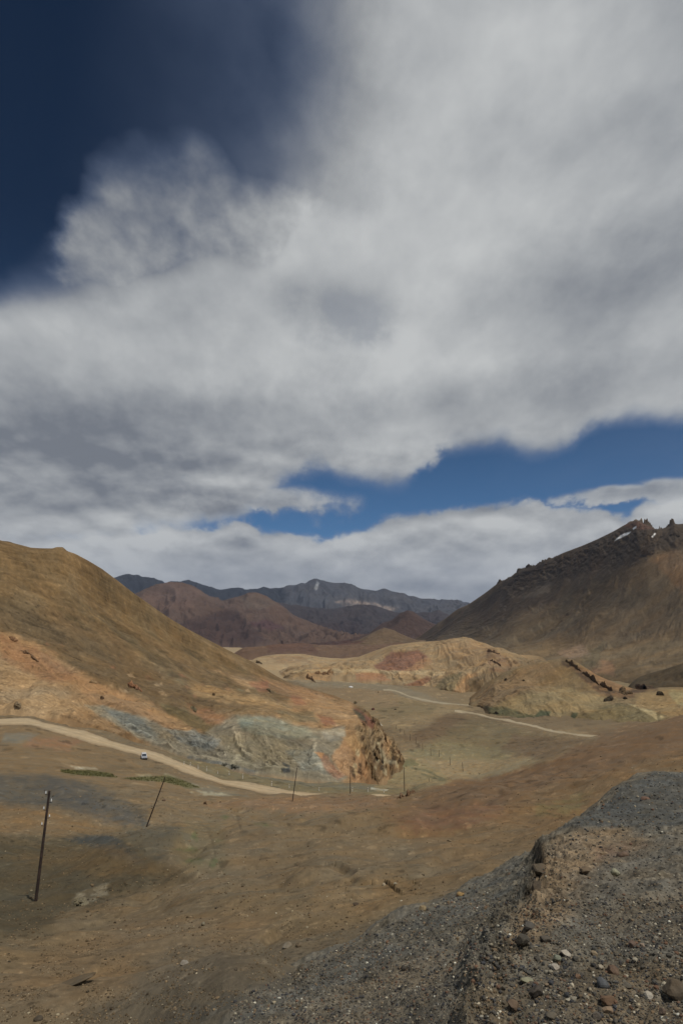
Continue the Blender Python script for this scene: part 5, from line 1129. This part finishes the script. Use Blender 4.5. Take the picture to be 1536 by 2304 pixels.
def outcrop(pts, col, label, seed, jag=1.0, n=9, group=None, tall=1.25, sub=2, name='rock_outcrop', host=None):
    """jagged mass of fractured rock along the given line of pixels (each with a size), standing where the relief is"""
    rs = np.random.RandomState(seed); VV, FF, CC = [], [], []; base = None; nb = 0
    P = []
    for (u, v, s) in pts:
        h = hit(u, v, RELIEF)
        if h: P.append((h[0], s, h[1]))
    base = P[0][0].copy()
    dref = sorted(p[0].length for p in P)[len(P) // 2]
    P = [p for p in P if abs(p[0].length - dref) < .25 * dref]
    if len(P) == 1: P = [P[0], (P[0][0] + Vector((P[0][1] * dref / FP * .25, 0, 0)), P[0][1], P[0][2])]
    L = np.array([tuple(p[0] - base) for p in P]); sz = np.array([p[1] for p in P]) * dref / FP * .74
    V, F = ico(5); V = V.copy()
    t = (V[:, 0] * .5 + .5) * (len(P) - 1)
    sp_ = np.stack([np.interp(t, np.arange(len(P)), L[:, k]) for k in range(3)], 1)
    S0 = np.interp(t, np.arange(len(P)), sz); sm = sz.mean()
    rad = np.sqrt(np.clip(1 - V[:, 0] ** 2, 0, 1)) ** .45
    if len(P) > 2: S0 = S0 * np.clip(.75 + 1.0 * pn(t * 1.7, t * 0 + .4, seed) + .6 * pn(t * 4.3, t * 0 + .3, seed + 2), .22, 1.4)
    seg = max(np.linalg.norm(L[-1] - L[0]), sm * .5)
    ang = np.arctan2(V[:, 2], V[:, 1]); ex = np.array([1, 0, 0])
    Q = np.stack([V[:, 0] * seg * .5 / sm, np.cos(ang) * rad, np.sin(ang) * rad], 1)
    # blocks split by joints: every block is pushed out by its own amount and has its own flat faces
    for K, amp in ((int(7 * len(P) + 6), .26), (int(34 * len(P)), .15), (int(110 * len(P)), .08)):
        c = Q[rs.choice(len(Q), K)]; dd = ((Q[:, None, :] * np.array([1, 1, .6]) - c[None] * np.array([1, 1, .6])) ** 2).sum(2); j = dd.argmin(1)
        off = rs.uniform(-1, 1, K)[j] * amp; tilt = rs.normal(size=(K, 3)) * amp * .7
        rad = rad * (1 + off + ((Q - c[j]) * tilt[j]).sum(1))
    rad = np.clip(rad, .05, 1.45)
    co = sp_ + np.stack([V[:, 0] * sm * .35 + rs.uniform(-.05, .05) * S0, np.cos(ang) * rad * S0 * .8, np.sin(ang) * rad * S0 * (tall * .5) + S0 * .02], 1)
    co[:, 0] += (rad - 1) * S0 * .25 * pn(Q[:, 0] * 3, Q[:, 2] * 3, seed + 9)
    n = pn(Q[:, 0] * 2.5, Q[:, 2] * 4 + Q[:, 1], seed + 5) + .6 * pn(Q[:, 0] * 8, Q[:, 2] * 8, seed + 6)
    hst = np.array(alb(host or col)); tt = np.clip(.5 + n * .9, 0, 1)[:, None]
    Cc = np.array(alb(col))[None] * tt + hst[None] * (1 - tt)
    o = obj_from(name, co, F, m_crag, Cc, False); o.location = base
    return tag(o, label, 'rock outcrop', group)
R_ = (88, 68, 50)
outcrop([(898, 1796, 14), (908, 1793, 16), (920, 1788, 16), (932, 1783, 14)], (98, 74, 54), 'long low brown rock outcrop on the near reddish slope', 1, host=(128, 98, 70), n=12, tall=1.0)
outcrop([(838, 1668, 20), (846, 1680, 18), (850, 1694, 10)], (70, 58, 46), 'dark upper left crag on the ochre cliff above the canyon', 2, host=(134, 104, 64), n=14)
outcrop([(828, 1722, 16), (836, 1732, 20), (842, 1745, 16), (850, 1758, 12)], (92, 74, 50), 'lowest craggy pillar at the foot of the ochre cliff', 3, host=(140, 112, 74), n=14, tall=1.6)
outcrop([(862, 1650, 18), (868, 1664, 18), (868, 1680, 14)], (96, 76, 52), 'right hand brown crag band at the top of the ochre cliff', 4, host=(136, 106, 66), n=12)
outcrop([(848, 1700, 16), (856, 1706, 14), (838, 1690, 12)], (104, 84, 58), 'middle crag on the ochre cliff below the dark one', 5, host=(142, 114, 76), n=12)
outcrop([(898, 1694, 10), (902, 1702, 12), (896, 1708, 12)], (98, 78, 60), 'rock nose at the right tip of the headland over the stream', 6, host=(134, 106, 76), n=10)
outcrop([(858, 1714, 9)], (72, 64, 54), 'small dark boulder at the base of the cliff by the pale ledge', 7, n=5)
outcrop([(798, 1583, 9), (806, 1592, 10)], (72, 66, 50), 'dark green grey knob on the skyline of the ochre spur', 8, host=(110, 92, 60), n=8)
outcrop([(816, 1628, 8), (820, 1634, 8)], (78, 60, 44), 'brown knob above the patch of white ice', 9, host=(124, 94, 60), n=6)
outcrop([(838, 1597, 10)], (88, 54, 44), 'small dark red rock in the canyon mouth', 10, n=6, tall=.8)
outcrop([(888, 1597, 7)], (70, 56, 44), 'lone dark rock on the valley slope right of the canyon mouth', 11, n=5, tall=.7)
outcrop([(692, 1522, 12), (700, 1528, 14), (706, 1536, 12)], (118, 88, 54), 'ochre crag at the left end of the far bluffs', 12, host=(146, 112, 70), n=10)
outcrop([(712, 1514, 12), (722, 1516, 12), (734, 1516, 12), (746, 1514, 10)], (128, 96, 60), 'pinnacled ochre bluff on the far side of the river flat', 13, host=(148, 116, 74), n=9, tall=1.8)
outcrop([(1275, 1486, 12), (1284, 1494, 14), (1292, 1503, 16), (1302, 1511, 14)], (78, 62, 46), 'dark crags at the top of the ridge right of the road', 14, host=(110, 88, 60), n=10)
outcrop([(1312, 1514, 10), (1324, 1522, 16), (1336, 1533, 16), (1342, 1542, 12)], (74, 60, 45), 'second group of crags down the ridge', 15, host=(112, 90, 60), n=11)
outcrop([(1352, 1540, 10), (1362, 1546, 14), (1372, 1555, 14)], (80, 62, 46), 'third group of brown crags down the ridge', 16, host=(112, 88, 58), n=10)
outcrop([(1388, 1560, 14), (1402, 1560, 18), (1416, 1560, 14)], (76, 60, 44), 'rounded craggy clump at the foot of the ridge', 17, host=(100, 82, 56), n=10)
outcrop([(1362, 1578, 12), (1374, 1573, 14)], (58, 50, 40), 'dark crag just below the rounded clump', 18, n=9)
outcrop([(1404, 1573, 9)], (60, 52, 42), 'small crag on top of the olive knoll', 19, n=7)
outcrop([(1436, 1548, 14), (1450, 1551, 22), (1464, 1548, 16)], (66, 53, 42), 'wide dark rock mass on the saddle at the right', 20, host=(88, 70, 52), n=10)
outcrop([(1482, 1564, 14)], (66, 56, 40), 'single dark bush like rock right of the wide mass', 21, n=8)
outcrop([(1098, 1464, 8), (1108, 1468, 10), (1120, 1472, 10)], (98, 76, 56), 'upper crags scattered on the sandy hill', 22, host=(130, 104, 70), n=7)
outcrop([(1104, 1486, 8), (1116, 1492, 9), (1124, 1500, 8)], (98, 76, 58), 'lower crags scattered on the sandy hill', 23, host=(130, 104, 72), n=7)
outcrop([(1136, 1530, 7)], (72, 58, 42), 'left one of two lone rocks on the brown hillside', 24, n=6)
outcrop([(1176, 1532, 6)], (72, 58, 42), 'right one of two lone rocks on the brown hillside', 25, n=5)
outcrop([(1100, 1604, 8), (1116, 1606, 8), (1130, 1608, 8)], (62, 54, 42), 'low dark rocks in the cutting above the road', 26, n=6)
outcrop([(24, 1434, 10), (36, 1442, 10)], (112, 78, 48), 'upper orange crag on the left hillside', 27, host=(138, 98, 58), n=8)
outcrop([(50, 1464, 10), (66, 1470, 9), (84, 1488, 9)], (98, 72, 50), 'row of brown crags under the orange one on the left hillside', 28, host=(126, 96, 64), n=8, tall=.9)
outcrop([(290, 1538, 9), (304, 1546, 12), (318, 1556, 9)], (122, 82, 52), 'reddish crag in the middle of the ochre hillside', 29, host=(142, 98, 62), n=9)
outcrop([(229, 1572, 9)], (88, 64, 42), 'single brown boulder on the orange slope', 30, n=5)
outcrop([(480, 1564, 8)], (84, 68, 48), 'single dark boulder between the ochre bands', 31, n=5)
outcrop([(206, 1534, 9), (216, 1538, 9)], (126, 104, 74), 'pale crag on the orange slope above the road', 32, host=(146, 118, 80), n=7)
outcrop([(432, 1592, 9), (440, 1600, 10)], (98, 88, 66), 'grey crag at the edge of the dark hollow', 33, host=(110, 98, 70), n=8)
outcrop([(602, 1552, 9), (608, 1558, 8)], (104, 94, 74), 'grey striped crag on the far part of the ochre slope', 34, n=8)
outcrop([(578, 1490, 9), (588, 1494, 7)], (92, 76, 50), 'small crag on the skyline of the long left slope', 35, n=7)
outcrop([(500, 1722, 8), (510, 1720, 10), (524, 1723, 10), (536, 1727, 8)], (92, 90, 82), 'grey boulders at the foot of the slate scree', 36, n=8, tall=.9)
outcrop([(436, 1600, 6)], (90, 78, 56), 'small rock under the grey crag in the hollow', 37, n=5)
outcrop([(38, 1582, 9), (46, 1590, 8)], (118, 100, 76), 'pale rocks on the sandy slope at the far left', 38, n=7)
outcrop([(468, 1812, 11), (456, 1808, 7)], (112, 86, 58), 'tan rock beside the dry gully below the salt flat', 39, n=5, tall=1.2)
outcrop([(368, 1802, 8)], (100, 80, 62), 'small pointed rock right of the leaning pole', 40, n=4)
outcrop([(850, 1558, 4)], (110, 84, 56), 'tiny rock on the near bank of the river flat', 41, n=3)
outcrop([(1445, 1243, 14), (1462, 1248, 12), (1478, 1246, 12)], (92, 74, 54), 'pale crag on the spur of the dark mountain', 42, n=8)
outcrop([(174, 2030, 22), (190, 2034, 20)], (112, 104, 86), 'whitish crumbling outcrop in the hollow right of the nearest pole', 43, n=9, tall=.8)

# ------------------------------------------------------------------ gravel: too many to count, one object
def gravel():
    rs = np.random.RandomState(9)
    VV, FF, CC = [], [], []; nb = 0
    pal = [((70, 68, 66), 30), ((86, 80, 72), 24), ((58, 58, 62), 18), ((104, 88, 70), 10), ((96, 72, 58), 7), ((130, 122, 108), 6), ((150, 144, 132), 2.4), ((180, 178, 170), .7)]
    pal2 = [((100, 84, 62), 30), ((80, 66, 48), 26), ((118, 98, 72), 16), ((66, 56, 44), 14), ((136, 124, 102), 3), ((160, 150, 132), .7)]
    V0, F0 = ico(1)
    def pick(p):
        w = np.array([q[1] for q in p], float); w /= w.sum(); return np.array(alb(p[rs.choice(len(p), p=w)][0]))
    def put(u, v, s, p, objs):
        nonlocal nb
        h = hit(u, v, objs)
        if not h: return
        loc, nor = h; k = loc.length / FP; w = s * k / 2
        if loc.length > 130: return
        V = V0 * rs.uniform(.72, 1.1, (len(V0), 1)) * np.array([w, w * rs.uniform(.7, 1.2), w * rs.uniform(.5, .95)])
        a = rs.uniform(0, 6.28); ca, sa = math.cos(a), math.sin(a)
        V = np.stack([V[:, 0] * ca - V[:, 1] * sa, V[:, 0] * sa + V[:, 1] * ca, V[:, 2]], 1)
        V += np.array([loc.x, loc.y, loc.z + w * .15]); VV.append(V); FF.append(F0 + nb); nb += len(V)
        CC.append(np.tile(pick(p) * rs.uniform(.75, 1.2), (len(V), 1)))
    def size(a, b, al=2.4):
        r = rs.rand(); return (a ** (1 - al) + r * (b ** (1 - al) - a ** (1 - al))) ** (1 / (1 - al))
    for i in range(20000):
        v = rs.uniform(1735, 2304) if rs.rand() < .45 else rs.uniform(2020, 2310); u = rs.uniform(520, 1545)
        lim = np.interp(v, [1735, 1745, 1770, 1830, 1870, 1930, 2045, 2160, 2304], [1500, 1440, 1390, 1320, 1275, 1190, 950, 700, 430])
        if u < lim: continue
        big = 13 if (v > 2120 and u > 1060) else 8
        put(u, v, size(2.4, big, 3.0 if big > 10 else 3.4), pal, [mound, ground])
    for i in range(13000):
        v = 1960 + 344 * rs.rand() ** .6; u = rs.uniform(0, 1000)
        lim = np.interp(v, [1930, 2045, 2160, 2304], [1190, 950, 700, 430])
        if u > lim: continue
        if pn(np.array(u / 90.), np.array(v / 40.), 3) < -.1: continue
        put(u, v, size(1.5, 8, 3.1), pal2, [ground])
    for i in range(2600):
        u = rs.uniform(0, 1536); v = rs.uniform(1700, 2000)
        put(u, v, size(1.5, 5, 3), pal2, [ground])
    o = obj_from('gravel', np.vstack(VV), np.vstack(FF), m_stone, np.vstack(CC), False)
    o['kind'] = 'stuff'
gravel()
# ------------------------------------------------------------------ grass by the road
def grass():
    rs = np.random.RandomState(3); V, F, Cc = [], [], []
    polys = [[(138, 1732), (200, 1734), (250, 1741), (262, 1749), (190, 1745), (140, 1738)], [(275, 1751), (340, 1747), (380, 1747), (430, 1763), (450, 1772), (425, 1773), (370, 1760), (300, 1755)]]
    n = 0
    while n < 1100:
        P = np.array(polys[rs.randint(2)]); u = rs.uniform(P[:, 0].min(), P[:, 0].max()); v = rs.uniform(P[:, 1].min(), P[:, 1].max())
        if sdf(np.array([u]), np.array([v]), P)[0] < 0: continue
        n += 1; p = hit(u, v, [ground])[0]
        c = np.array(alb((88, 87, 48))) * rs.uniform(.7, 1.3)
        for k in range(4):
            a = rs.uniform(0, 6.28); dx, dy = math.cos(a), math.sin(a); w = .12; h = rs.uniform(.08, .22); b = len(V); q = (p.x + rs.uniform(-.3, .3), p.y + rs.uniform(-.3, .3))
            V += [(q[0] - dx * w, q[1] - dy * w, p.z - .05), (q[0] + dx * w, q[1] + dy * w, p.z - .05), (q[0] + dy * .1, q[1] - dx * .1, p.z + h)]
            F.append((b, b + 1, b + 2)); Cc += [c] * 3
    o = obj_from('grass', V, F, ground_mat('grass_blades', 3, 0), np.array(Cc)); o['kind'] = 'stuff'
grass()
